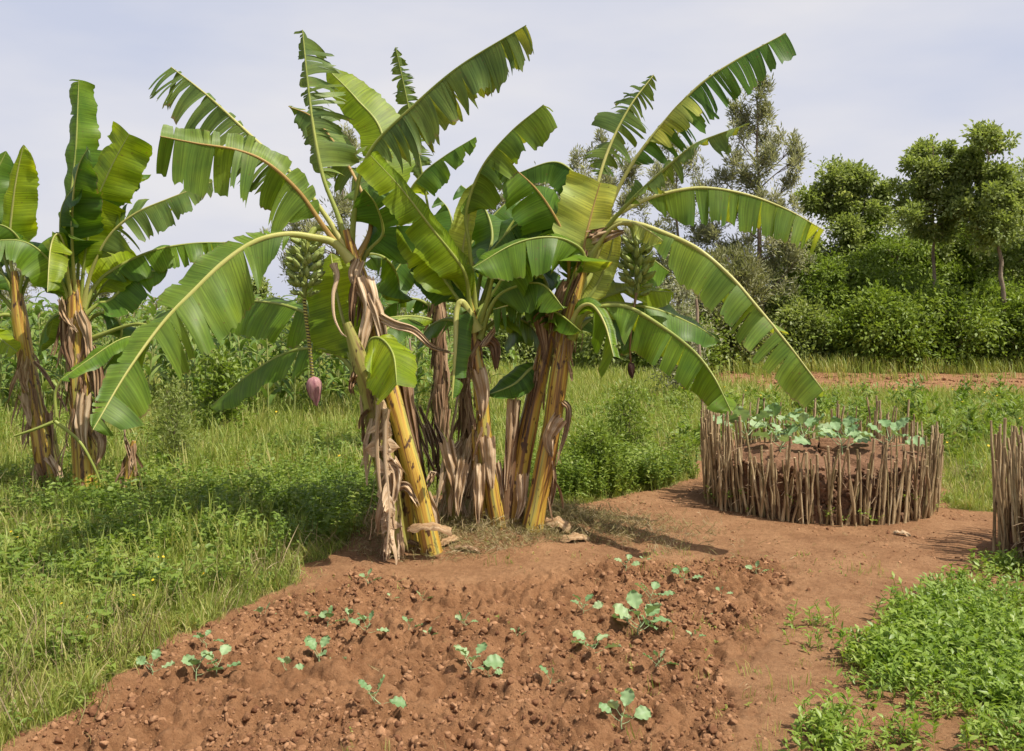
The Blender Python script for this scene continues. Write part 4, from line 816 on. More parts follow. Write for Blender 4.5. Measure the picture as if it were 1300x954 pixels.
# yellow flower heads
V, Qd = lam(.022, .008, .2, .1, 3); fm = MB()
for a in range(7):
    c, s = math.cos(a * .9), math.sin(a * .9); fm.add(V @ np.array([[c, s, 0], [-s, c, 0], [0, 0, 1]]), Qd, .5)
ft = (np.concatenate(fm.V), np.concatenate(fm.Q), np.concatenate(fm.R))
x, y, px = log_sample(300, 4.2, 19); k = clear(x, y) & (((px < 330) & (y < 6.6)) | ((px > 860) & (y > 10)) | (RNG.uniform(0, 1, len(x)) < .12)); x, y = x[k], y[k]
mb = MB(); m = len(x); d = np.stack([RNG.normal(0, .4, m), -np.abs(RNG.normal(.3, .4, m)), np.ones(m)], 1); Tm = basis(d, np.zeros(m)); Tm = np.stack([Tm[:, :, 0], np.cross(Tm[:, :, 1], Tm[:, :, 0]), Tm[:, :, 1]], 2)
scatter(ft[0], ft[1], np.stack([x, y, H(x, y) + np.where(y < 8, RNG.uniform(.2, .3, m), RNG.uniform(.3, .5, m))], 1), Tm, np.where(y > 9, .7, .4), RNG.uniform(0, 1, m), mb)
tag(obj('yellow_flowers', mb.mesh('yellow_flowers', M['flower'], False)), 'tiny yellow flower heads dotted through the weeds', 'flowers', kind='stuff')
# ground cover patch lower right
T5 = [herb(rg, 6, .14, .062, .0095, 6, .8, .65) for _ in range(7)]
x = RNG.uniform(.9, 4.3, 9000); y = RNG.uniform(3.4, 6.9, 9000); k = m_nuts(x, y) & (fbm(x * 2.6, y * 2.6, 3, 81) > RNG.uniform(.38, .75, 9000)) & (((x - BK2[0]) ** 2 + (y - BK2[1]) ** 2) > .93); x, y = x[k], y[k]
x = np.append(x, [1.62, 1.60, 1.66, 1.5]); y = np.append(y, [5.33, 5.36, 5.31, 4.9])
plant_stuff('low_leafy_crop', T5, x, y, RNG.uniform(.45, 1.1, len(x)), M['nuts'], 'bright green low leafy crop in the lower right corner', 'ground cover')
# mulch of cut grass on the mound, straw scattered
T6 = [tuft(rg, 9, .16, .0030, 2.9, .06) for _ in range(5)]
x = RNG.normal(-.1, .62, 5200); y = RNG.normal(7.4, .4, 5200); k = (y > 6.75 + .22 * np.sin(x * 3)) & m_soil(x, y) & (np.abs(x) < 1.9); x, y = x[k], y[k]
plant_stuff('grass_mulch', T6, x, y, RNG.uniform(.25, .8, len(x)), M['straw'], 'cut grass and straw mulch heaped round the trunks', 'mulch', 1.6)
x = RNG.uniform(-2.5, 3.2, 1500); y = RNG.uniform(3.6, 8.2, 1500); k = m_soil(x, y); k &= RNG.uniform(0, 1, 1500) < np.where(m_till(x, y), .12, .4); x, y = x[k], y[k]
plant_stuff('straw_litter', [tuft(rg, 3, .11, .002, 2.8, .03) for _ in range(6)], x, y, RNG.uniform(.3, .9, len(x)), M['straw'], 'scattered bits of straw lying on the bare earth', 'litter', 1.2)
x, y, px = log_sample(6500, 3.6, 20); k = clear(x, y) & (fbm(x * 1.3, y * 1.3, 3, 95) > .46); x, y = x[k], y[k]
plant_stuff('dry_grass', [tuft(rg, 7, .30, .0028, 1.6, .06) for _ in range(5)], x, y, RNG.uniform(.5, 1.1, len(x)), M['straw'], 'dry straw coloured stems mixed into the green grass', 'dry grass', .5)
# sparse sprouts on soil
x = RNG.uniform(-2.6, 2.6, 900); y = RNG.uniform(3.6, 7.4, 900); k = m_soil(x, y) & (fbm(x * 1.5, y * 1.5, 2, 91) > .56); x, y = x[k], y[k]
plant_stuff('small_sprouts', [tuft(rg, 7, .08, .002, 1.3, .02) for _ in range(3)] + [herb(rg, 2, .04, .022, .006, 4) for _ in range(3)], x, y, RNG.uniform(.4, 1.1, len(x)), M['grass'], 'thin grass sprouts coming up in the bare soil', 'sprouts')
# ragged fringe of grass on the soil edge
x = RNG.uniform(-4.5, 4.5, 42000); y = RNG.uniform(3.4, 10.5, 42000); k = ~m_soil(x, y)
nr = np.zeros(len(x), bool)
for a in range(6): nr |= m_soil(x + .2 * math.cos(a * 1.05), y + .2 * math.sin(a * 1.05))
k &= nr & clear(x, y); x, y = x[k][:2600], y[k][:2600]
plant_stuff('edge_grass', [tuft(rg, 10, .14, .003, 1.7, .05) for _ in range(4)], x, y, RNG.uniform(.4, 1.1, len(x)), M['grass'], 'flattened grass fringing the edge of the bare soil', 'grass', .5)

# ------------------------------------------------------------------ kale
M['kale'] = foliage('kale leaf', [(0, (.10, .19, .07)), (.4, (.17, .28, .115)), (.7, (.25, .36, .17)), (1, (.33, .42, .22))], .25, .5, 1.15, 14)
M['kalerib'] = fibre('kale stalk', [(.3, (.22, .32, .14)), (.7, (.36, .45, .24))], 2, 5, .5, .1)
def kale_leaf(L, w, curl, rg):
    n, m = 13, 9; s = np.linspace(0, 1, n); v = np.linspace(-1, 1, m)
    pr = w * (np.sin(np.clip(s, .02, .99) ** 1.15 * PI) ** .65); pr = pr * (1 + .10 * np.sin(s * 21 + rg.uniform(0, 6)))
    X = v[None] * pr[:, None] * (1 + .07 * np.sin(s * 33)[:, None] * np.abs(v)[None] ** 2); a = curl * s; y = np.cumsum(np.cos(a)) * L / n; z = np.cumsum(np.sin(a)) * L / n
    Z = z[:, None] + .16 * w * np.sin(s * 19 + 2)[:, None] * v[None] ** 2 + .28 * w * np.abs(v)[None] + 0 * X
    return np.stack([X, y[:, None] + 0 * X, Z], -1).reshape(-1, 3), gridq(n, m)
def kale(loc, size, nl, label, group, cat='kale plant', name='kale_seedling'):
    rg = RG(int(abs(loc[0] * 977 + loc[1] * 331)) + 3); t = empty(name, loc, label, cat, group)
    sm = MB(); hh = size * .38; c = np.array([[0, 0, -.01], [rg.normal(0, .006), rg.normal(0, .006), hh * .5], [rg.normal(0, .01), rg.normal(0, .01), hh]])
    tube(sm, c, [size * .024, size * .02, size * .014], 6, R=.4); obj('stalk', sm.mesh('stalk', M['kalerib']), t)
    for k in range(nl):
        th = 2 * PI * (k * .382) + rg.uniform(-.3, .3); q = k / max(nl - 1, 1); el = .25 + .75 * q + rg.uniform(-.15, .2); pl_ = size * .38 * (1 - .35 * q) * rg.uniform(.8, 1.2)
        d = np.array([math.cos(th) * math.cos(el), math.sin(th) * math.cos(el), math.sin(el)]); base = c[2] * (.45 + .55 * q); pm = MB(); tip = base + d * pl_; L = size * rg.uniform(.5, .72) * (1 - .25 * q)
        tube(pm, np.array([base, base + d * pl_ * .5 + [0, 0, -.004], tip, tip + d * L * .4]), [size * .012, size * .009, size * .007, size * .003], 5, R=.5)
        V, Qd = kale_leaf(L, L * rg.uniform(.33, .42), rg.uniform(-.9, .1), rg); Mx = basis(d[None], np.array([rg.normal(0, .35)]))[0]
        # keep the blade's face upward
        if Mx[2, 2] < 0: Mx = np.stack([-Mx[:, 0], Mx[:, 1], -Mx[:, 2]], 1)
        lm = MB(); lm.add(V @ Mx.T + tip, Qd, rg.uniform(0, 1)); lo = obj('leaf', lm.mesh('leaf', M['kale']), t); obj('petiole', pm.mesh('petiole', M['kalerib']), lo)
    return t
KS = [((810, 803), .20, 8, 'largest kale seedling, many broad blue green leaves, middle of the dug soil'),
 ((827, 768), .13, 5, 'kale seedling right behind the largest seedling, almost touching it'),
 ((741, 780), .12, 5, 'upright kale seedling with a tall back leaf, left of the largest one'),
 ((753, 834), .14, 6, 'kale seedling with four round leaves in front of a dark hollow in the soil'),
 ((834, 853), .09, 5, 'small kale seedling with pale bunched leaves in front of the largest one'),
 ((869, 740), .11, 5, 'spreading kale seedling on the ridge right of and behind the largest one'),
 ((794, 726), .10, 4, 'kale seedling with one round upright leaf at the rear edge of the dug soil'),
 ((818, 716), .05, 3, 'tiny pale kale seedling at the rear edge just behind the round leaved one'),
 ((961, 733), .09, 4, 'thin kale seedling beside a piece of straw toward the front of the stick bed'),
 ((881, 815), .06, 3, 'small dark kale seedling alone on the right part of the dug soil'),
 ((906, 793), .035, 2, 'two leaved tiny seedling at the right edge of the dug soil'),
 ((917, 768), .06, 3, 'flat spreading small seedling on the right slope of the dug soil'),
 ((193, 861), .11, 4, 'round leaved kale seedling nearest to the weeds in the left corner of the soil'),
 ((262, 822), .09, 4, 'small kale seedling near the grass edge with two leaf pairs'),
 ((249, 864), .12, 4, 'broad leaved kale seedling in the left front, lower of the close pair'),
 ((275, 858), .12, 5, 'kale seedling of the left front close pair with an upright round leaf'),
 ((335, 785), .10, 4, 'wide flat kale seedling at the left rear edge of the dug soil'),
 ((388, 799), .05, 3, 'little dark seedling just left of the seedling with a long bent stalk'),
 ((416, 795), .10, 4, 'kale seedling with a cupped top leaf and a long bent stalk'),
 ((444, 803), .09, 3, 'low kale seedling with one large sideways leaf touching its right neighbour'),
 ((465, 810), .12, 5, 'kale seedling with two rounded leaves raised like wings'),
 ((405, 848), .13, 5, 'tall thin kale seedling with long stalk in the left front soil'),
 ((468, 745), .09, 4, 'pale kale seedling closest to the hanging dead leaf of the clump'),
 ((497, 757), .05, 3, 'very small round leaved seedling next to a reddish clod'),
 ((519, 789), .08, 3, 'narrow upright little seedling in the middle left of the soil'),
 ((537, 764), .06, 4, 'little bushy seedling below the trunk of the tall banana plant'),
 ((591, 797), .08, 5, 'dark spreading seedling in the centre of the dug soil'),
 ((597, 856), .14, 5, 'broad round leaved kale seedling at the front centre of the soil'),
 ((620, 862), .07, 4, 'small dark seedling at the right foot of the front centre seedling'),
 ((545, 816), .05, 4, 'tiny tuft like seedling between the centre seedlings'),
 ((363, 866), .09, 3, 'flat kale leaf pair low on the ground at the front left'),
 ((655, 812), .06, 3, 'small pale seedling standing in thin grass sprouts'),
 ((697, 868), .09, 3, 'single leaved kale seedling at the front right of the centre'),
 ((480, 905), .12, 5, 'foreground kale seedling nearest to the camera left of the centre'),
 ((790, 915), .13, 5, 'foreground kale seedling nearest to the camera right of the centre')]
for (px_, py_), s_, n_, lb in KS: kale(hit(px_, py_), s_ * 1.08, n_, lb, 'kale seedlings in the dug soil')

# ------------------------------------------------------------------ stick walled beds
M['stick'] = fibre('dry stick', [(.3, (.14, .085, .04)), (.44, (.30, .205, .105)), (.58, (.45, .34, .19)), (.72, (.60, .49, .31))], 3, 5, .8, .7, (.07, .035, .02), thr=(.58, .68))
M['stickwet'] = fibre('greenish stick', [(.3, (.14, .09, .04)), (.6, (.30, .24, .11)), (.8, (.38, .34, .18))], 3, 6, .75, .7)
M['bedsoil'] = clodmat((.085, .045, .028), (.17, .092, .052), (.27, .16, .10))
def stick_curve(p0, p1, rg, k=.012):
    s = np.linspace(0, 1, 7)[:, None]; c = p0 + (p1 - p0) * s; c[:, 0] += rg.normal(0, k) * np.sin(s[:, 0] * PI) + rg.normal(0, k * .3, 7); c[:, 1] += rg.normal(0, k) * np.sin(s[:, 0] * PI); return c
def bed(cx, cy, R, n, hgt, soilh, label, seed, a0=0., a1=2 * PI, back=.2):
    rg = RG(seed); gz_ = Hs(cx, cy); loc = Vector((cx, cy, gz_)); t = empty('stick_walled_bed', loc, label, 'raised bed', 'stick walled vegetable beds'); sticks = []
    for k in range(n):
        a = 2 * PI * k / n + rg.normal(0, .03); rr = R + rg.normal(0, .022); x, y = rr * math.cos(a), rr * math.sin(a); z = Hs(cx + x, cy + y) - gz_
        hh = hgt * rg.uniform(.68, 1.12) * (1.12 if rg.uniform() < .12 else 1) + (back if math.sin(a) > .2 else 0) * rg.uniform(.2, .9) + (.1 if math.cos(a) < -.8 else 0)
        if rg.uniform() < .06: hh *= .6
        ln = rg.normal(0, .055); ta = a + rg.normal(0, .03); ro = rr + rg.normal(.02, .03)
        p1 = np.array([ro * math.cos(ta) - math.sin(a) * ln, ro * math.sin(ta) + math.cos(a) * ln, z + hh]); sticks.append((math.sin(a), np.array([x, y, z - .05]), p1, rg.uniform(.0065, .0145), rg.uniform() < .25))
    # short leaning sticks and rails woven round
    order = sorted(range(n), key=lambda i: sticks[i][0]); ind = set(order[:100]); rest = MB()
    for i in order:
        f, q0_, q1_, r, wet = sticks[i]; mb = MB() if i in ind else rest; c = stick_curve(q0_, q1_, rg); tube(mb, c, r * np.linspace(1.1, .8, 7) * (1 + rg.normal(0, .06, 7)), 6, R=rg.uniform())
        if i in ind:
            o = obj('stick', mb.mesh('stick', M['stickwet' if wet else 'stick']), t)
    if rest.V: o = obj('rear_sticks', rest.mesh('rear_sticks', M['stick']), t); o['kind'] = 'stuff'
    # soil body: a heap with an uneven side held by the sticks
    th = np.linspace(0, 2 * PI, 140, endpoint=False); prof = [(R - .03, -.05), (R - .035, soilh * .35), (R - .045, soilh * .7), (R - .07, soilh * .93), (R * .8, soilh * 1.02), (R * .55, soilh * 1.1), (R * .28, soilh * 1.14), (.02, soilh * 1.15)]
    prof = np.array(prof); s_ = np.linspace(0, 1, 40); prof = np.stack([np.interp(s_, np.linspace(0, 1, 8), prof[:, 0]), np.interp(s_, np.linspace(0, 1, 8), prof[:, 1])], 1)
    nz = fbm(np.cos(th)[None] * 9 + prof[:, 1:] * 14, np.sin(th)[None] * 9 + prof[:, 1:] * 9, 4, seed) - .5; rr = prof[:, :1] + .09 * nz * (prof[:, :1] > .1); zz = prof[:, 1:] + .12 * nz * (prof[:, 1:] > .02) + .05 * np.sin(th * 2 + 1)[None] * (prof[:, 1:] > .1)
    mb = MB(); mb.add(np.stack([rr * np.cos(th)[None], rr * np.sin(th)[None], zz], -1).reshape(-1, 3), gridq(40, 140, True), .45); obj('soil_fill', mb.mesh('soil_fill', M['bedsoil']), t)
    mb = MB(); m = 900; a = rg.uniform(PI * .95, 2.05 * PI, m); z = rg.uniform(0, soilh, m); scatter(IV * [1, .8, .8], IT, np.stack([(R - .045) * np.cos(a), (R - .045) * np.sin(a), z], 1), basis(rg.normal(0, 1, (m, 3)), np.zeros(m)), rg.uniform(.006, .026, m), rg.uniform(0, 1, m), mb)
    o = obj('soil_crumbs', mb.mesh('soil_crumbs', M['bedsoil']), t); o['kind'] = 'stuff'
    # roots and bast hanging on the outside
    mb = MB()
    for k in range(120):
        a = rg.uniform(PI, 2 * PI) if k % 3 else rg.choice([PI * 1.05, 1.95 * PI]) + rg.normal(0, .1); p = np.array([R * math.cos(a), R * math.sin(a), rg.uniform(.05, soilh * 1.3)]); d = rg.normal(0, 1, 3) * [1, .4, .7]; d /= np.linalg.norm(d)
        c = np.array([p, p + d * .05 + [0, 0, -.01], p + d * .1 + [0, 0, -.04]]); tube(mb, c + [0, -.01, 0], .0025, 4, R=rg.uniform(), cap=False)
    o = obj('bast_fibres', mb.mesh('bast_fibres', M['dry']), t); o['kind'] = 'stuff'
    # green shoots between sticks
    mb = MB(); Ts = herb(rg, 3, .1, .04, .013, 4, .8)
    m = 26; a = rg.uniform(PI, 2 * PI, m); scatter(Ts[0], Ts[1], np.stack([R * 1.03 * np.cos(a), R * 1.03 * np.sin(a), rg.uniform(0, .3, m) ** 1.5], 1), yaw(rg.uniform(0, 6, m)), rg.uniform(.4, 1, m), rg.uniform(0, 1, m), mb)
    o = obj('green_shoots', mb.mesh('green_shoots', M['nuts'], False), t); o['kind'] = 'stuff'
    return t
bed(BK1[0], BK1[1], BK1[2], 290, .63, .42, 'round vegetable bed fenced with upright dry sticks, kale growing on top', 41)
bed(BK2[0], BK2[1], BK2[2], 230, .74, .45, 'nearer stick fenced bed cut off by the right edge of the view', 42, back=.02)
zb = .50
for (dx, dy, s_, n_, lb) in ((-.60, .1, .34, 8, 'tall kale near the left end of the round bed, long drooping leaf'), (-.42, -.35, .26, 7, 'kale in the round bed, next to the front sticks left of the middle'),
        (-.1, .1, .3, 8, 'leafy kale in the middle of the round bed'), (.12, -.3, .27, 7, 'kale in the round bed just right of its middle, low wide leaves'), (.30, .25, .26, 6, 'small kale behind the others in the round bed'),
        (.52, -.25, .30, 7, 'pale blue green kale at the right end of the round bed'), (-.25, .45, .34, 8, 'rearmost tall kale of the round bed')):
    kale(Vector((BK1[0] + dx, BK1[1] + dy, Hs(BK1[0], BK1[1]) + zb - .05)), s_ * 1.12, n_, lb, 'kale growing inside the round stick bed', name='kale_plant')
kale(Vector((BK2[0] + .1, BK2[1] + .1, Hs(*BK2[:2]) + .5)), .3, 8, 'kale growing in the nearer stick bed at the right edge', None, name='kale_plant')

M['tan'] = fibre('tan dried leaf', [(.3, (.13, .07, .035)), (.45, (.29, .175, .085)), (.6, (.40, .27, .15)), (.75, (.50, .37, .24))], 18, 3, .85, .6)
# loose dried leaves on the ground (each lies there by itself)
def litter(px_, py_, L, w, ang, label, lift=.03, mat='dry', curl=1.1, Y=None):
    g = hit(px_, py_) if Y is None else P(px_, py_, Y); rg = RG(int(px_)); s = np.linspace(-.5, .5, 16); v = np.linspace(-1, 1, 9); ww = w * .5 * (1 - np.abs(2 * s) ** 2.2) * (1 + .35 * s) + .008
    K = np.sin(v * curl) / curl; Z = -(1 - np.cos(v * curl)) / curl
    V = np.stack(np.broadcast_arrays(s[:, None] * L, ww[:, None] * K[None], lift + w * .5 * (.55 + Z[None]) + .25 * lift * np.sin(s * 9)[:, None] + .16 * L * (np.cos(s * 2.6) - .6)[:, None] + .05 * w * np.sin(s[:, None] * 17 + v[None] * 3)), -1)
    V = V + rg.normal(0, .0035, V.shape); c, s2 = math.cos(ang), math.sin(ang); V = V.reshape(-1, 3) @ np.array([[c, s2, 0], [-s2, c, 0], [0, 0, 1]])
    mb = MB(); U = np.stack(np.broadcast_arrays(v[None] * .2, (s * L)[:, None]), -1).reshape(-1, 2); q = gridq(16, 9); mb.add(V, q, .5, U); mb.add(V - [0, 0, .003], q[:, ::-1], .5, U)
    o = obj('dried_leaf', mb.mesh('dried_leaf', M[mat])); o.location = g; tag(o, label, 'dried leaf', 'dried banana leaf scraps on the ground'); return o
litter(545, 676, .30, .12, -.12, 'brown boat shaped sheath wedged across the front of the yellow trunk', .01, 'tan', curl=1.5, Y=6.60)
litter(704, 676, .27, .17, -.6, 'arched dried leaf scrap at the foot of the rightmost trunk', .03, 'tan', 1.4)
litter(728, 688, .22, .11, .35, 'tan flat dried leaf scrap right of the trunks on the bare mound', .01, 'tan', 1.4)
litter(516, 697, .24, .07, -.2, 'long thin dried leaf scrap in front of the left trunks', .01, 'drydark')
litter(572, 696, .24, .09, .9, 'upturned dried leaf scrap between the front left trunk and the mulch', .01, 'tan', 1.4)
litter(590, 702, .22, .04, -.3, 'narrow dark dried leaf scrap on the lip of the mound', .01, 'drydark')
litter(1145, 680, .14, .05, -.9, 'orange brown dried scrap by the sticks of the round bed', .01)

# ------------------------------------------------------------------ stakes
M['pole'] = fibre('weathered pole', [(.3, (.16, .10, .07)), (.7, (.36, .27, .19))], 2, 4, .8, .4)
def stake(px_, pyt, pyb, Y, r, label, lean=0):
    x = (px_ - HX) / F * Y; g = Hs(x, Y); mb = MB(); zt = CH - (pyt - HY) / F * Y; rg = RG(int(px_)); n = 14
    c = np.stack([lean * np.linspace(0, 1, n) + rg.normal(0, .006, n), rg.normal(0, .006, n), np.linspace(-.05, zt - g, n)], 1); tube(mb, c, r * np.linspace(1.1, .8, n), 7, R=rg.uniform())
    o = obj('wooden_stake', mb.mesh('wooden_stake', M['pole'])); o.location = (x, Y, g); tag(o, label, 'stake', 'thin stakes in the field'); return o
stake(530, 430, 505, 10.5, .013, 'thin brown stake behind the dry twisted sheath of the clump', -.08)
stake(893, 380, 470, 16, .03, 'slender pale stake seen between the arching leaf and the bushes', -.12)
stake(884, 330, 400, 22, .03, 'tall thin stake further back among the grey bushes', .0)

# ------------------------------------------------------------------ maize
M['maize'] = foliage('maize leaf', [(0, (.075, .13, .028)), (.4, (.12, .19, .04)), (.7, (.18, .26, .055)), (1, (.28, .33, .10))], .3, .42, 1.3, 3)
M['maizestalk'] = fibre('maize stalk', [(.3, (.16, .2, .05)), (.7, (.3, .32, .1))], 2, 4, .6, .2)
def maize_mesh(seed):
    rg = RG(seed); mb = MB(); h_ = 1.75; tube(mb, np.array([[0, 0, -.05], [.01, 0, h_ * .5], [.02, .01, h_ * .97]]), [.014, .012, .005], 6, M=1)
    for k in range(13):
        t = .12 + .86 * k / 12; a = (k % 2) * PI + rg.normal(0, .45); L = (.75 - .35 * abs(t - .45)) * rg.uniform(.8, 1.1); n = 10; s = np.linspace(0, 1, n); el = 1.25 - (1.9 + rg.uniform(-.2, .7)) * s ** 1.1
        r = np.cumsum(np.cos(el)) * L / n; z = np.cumsum(np.sin(el)) * L / n; w = .042 * np.sin(np.clip(s * .97 + .03, 0, 1) ** .6 * PI) ** .7 * rg.uniform(.8, 1.1) + .001
        wv = .01 * np.sin(s * 24 + k)
        V = np.stack([np.stack([r, -w, z + w * .35 + wv], 1), np.stack([r, 0 * r, z], 1), np.stack([r, w, z + w * .35 - wv], 1)], 1).reshape(-1, 3); c, s2 = math.cos(a), math.sin(a)
        V = V @ np.array([[c, s2, 0], [-s2, c, 0], [0, 0, 1]]); V[:, 2] += t * h_; mb.add(V, gridq(n, 3), rg.uniform(0, 1))
    for k in range(6):
        a = rg.uniform(0, 2 * PI); e = rg.uniform(.05, .5); p = np.array([.02, .01, h_ * .97]); tube(mb, np.array([p, p + [e * .08 * math.cos(a), e * .08 * math.sin(a), .08], p + [e * .22 * math.cos(a), e * .22 * math.sin(a), .17]]), .004, 4, M=2, cap=False, R=.8)
    return mb.mesh('maize_plant', [M['maize'], M['maizestalk'], M['straw']])
mz = [maize_mesh(s) for s in range(7)]; rgm = RG(8); cnt = 0
for row in range(9):
    Y = 15.2 + row * .75; x0 = (-130 - HX) / F * Y; x1 = ((575 if row < 8 else 640) - HX) / F * Y; x = x0
    while x < x1:
        x += rgm.uniform(.31, .48) + row * .03; yy = Y + rgm.normal(0, .12)
        pxx = x / yy * F + HX
        if 160 < pxx < 225 and row < 2: continue
        if cnt >= 298: break
        o = bpy.data.objects.new('maize_plant', mz[rgm.integers(0, 7)]); link(o); o.location = (x, yy, Hs(x, yy)); s_ = rgm.uniform(.84, 1.1) * (1 if pxx < 470 else .8); o.scale = (s_ * 1.1, s_ * 1.1, s_); o.rotation_euler = (rgm.normal(0, .04), rgm.normal(0, .04), rgm.uniform(0, 6.28)); cnt += 1
        tag(o, 'maize plant with long arching leaves in the dense green stand behind the banana plants', 'maize plant', 'maize stand in the back left')

# ------------------------------------------------------------------ trees and shrubs
M['bark'] = fibre('bark', [(.3, (.10, .07, .05)), (.55, (.22, .165, .12)), (.8, (.34, .27, .2))], 5, 2, .9, .8)
M['t_dark'] = foliage('dark tree leaves', [(0, (.11, .14, .04)), (.4, (.19, .235, .065)), (.75, (.28, .33, .105)), (1, (.44, .45, .21))], .40, .5, 1.3, .8)
M['t_mid'] = foliage('fresh tree leaves', [(0, (.08, .12, .018)), (.4, (.14, .20, .028)), (.75, (.20, .27, .042)), (1, (.27, .33, .07))], .34, .5, 1.35, .8)
M['t_grey'] = foliage('grey green feathery leaves', [(0, (.14, .15, .08)), (.4, (.25, .26, .15)), (.75, (.40, .39, .26)), (1, (.66, .64, .52))], .36, .6, 1.15, .9)
M['t_pale'] = foliage('pale olive leaves', [(0, (.10, .11, .045)), (.5, (.19, .20, .09)), (1, (.34, .33, .19))], .3, .55, 1.2, 1.)
def tree(name, label, px, ybot, ytop, Y, crown, mat, n=16000, ll=.10, lw=.03, clump=.3, limbs=16, tr=.09, up=.4, gap=.5, lean=0., cat='tree', group='trees along the far field edge', vert=1., trunk=True, z0=None, seed=0, droop=0.):
    """crown: list of (height fraction, half width in px, offset px)"""
    rg = RG(seed + int(px * 3 + ytop)); x = (px - HX) / F * Y; g = Hs(x, Y); top = CH - (ytop - HY) / F * Y - g; k = Y / F
    loc = Vector((x, Y, g)); t = empty(name, loc, label, cat, group); hs = np.array([c[0] for c in crown]) ; rs = np.array([c[1] for c in crown]) * k; of = np.array([c[2] if len(c) > 2 else 0 for c in crown]) * k
    mb = MB(); nn = 16; s = np.linspace(0, 1, nn); c = np.stack([lean * s + np.interp(s, hs, of) * s + rg.normal(0, .03, nn) * s, rg.normal(0, .03, nn) * s, s * top * .96 - .05 * (s == 0)], 1)
    tube(mb, c, tr * (1 - s * .88), 8, R=rg.uniform()); cl = []
    for i in range(limbs):
        q = hs[0] + (1 - hs[0]) * (i + rg.uniform(0, 1)) / limbs; q = min(q, .985); b = np.array([np.interp(q * .9, s, c[:, j]) for j in range(3)]); R = np.interp(q, hs, rs); a = i * 2.4 + rg.uniform(-.4, .4); tz = q * top + rg.uniform(-.02, .02) * top; ln_ = R * rg.uniform(.35, 1.12)
        e = np.array([np.interp(q, hs, of) + ln_ * math.cos(a), ln_ * .85 * math.sin(a), tz]); b[2] -= (.35 * ln_ if vert > 1.2 else .15 * ln_); m_ = (b + e) / 2 + [0, 0, -.08 * ln_ + up * .1 * ln_]; cc = crom([b, m_, e], 9)[0]
        tube(mb, cc, np.linspace(tr * .38 * (1 - q * .6), tr * .07, 9), 5, cap=False, R=rg.uniform())
        fe = vert > 1.2
        for j in range(9):
            w_ = rg.uniform(.2, 1.); p = np.array([np.interp(w_, np.linspace(0, 1, 9), cc[:, u]) for u in range(3)]); o = rg.normal(0, 1, 3) * R * (.12 if fe else .2) + [0, 0, R * (.3 if fe else .08)]; p2 = p + o
            tube(mb, np.array([p, (p + p2) / 2 + rg.normal(0, .02, 3), p2]), np.array([tr * .1, tr * .06, tr * .03]), 4, cap=False, R=rg.uniform()); cl.append((p2, rg.uniform(.4, 1.25) * clump * (.5 + .5 * R / max(rs))))
    obj('trunk', mb.mesh('trunk', M['bark']), t)
    cp = np.array([q[0] for q in cl]); cr = np.array([q[1] for q in cl]); m = n; ci = rg.choice(len(cp), m, p=cr ** 2 / (cr ** 2).sum()); u = rg.normal(0, 1, (m, 3)); u = u * .52
    pos = cp[ci] + u * cr[ci][:, None] * np.array([1, 1, vert]); gn = fbm(pos[:, 0] * 2.2 / max(clump * 2, .3) + 50, pos[:, 2] * 2.2 / max(clump * 2, .3) + pos[:, 1] * 1.7, 3, seed); kp = gn > gap * rg.uniform(.5, 1.05, m); kp &= pos[:, 2] > .03
    pos = pos[kp]; m = len(pos); d = u[kp] * 1.6 + rg.normal(0, .6, (m, 3)); d[:, 2] += up - droop; V, Qd = lam(ll, lw, .25, .3, 3); T_ = V[[0 + 1, 3 + 0, 6 + 1, 3 + 2]]; T_ = np.array([[0, 0, 0], [-lw, ll * .5, lw * .3], [0, ll, -ll * .15], [lw, ll * .5, lw * .3]])
    cm = MB(); crn = rg.uniform(0, 1, len(cp))[ci][kp]
    scatter(T_, np.array([[0, 1, 2, 3]]), pos, basis(d, rg.normal(0, .7, m)), rg.uniform(.6, 1.25, m), np.clip(crn * .5 + rg.uniform(0, .5, m), 0, 1), cm); obj('crown', cm.mesh('crown', mat, False), t)
    return t

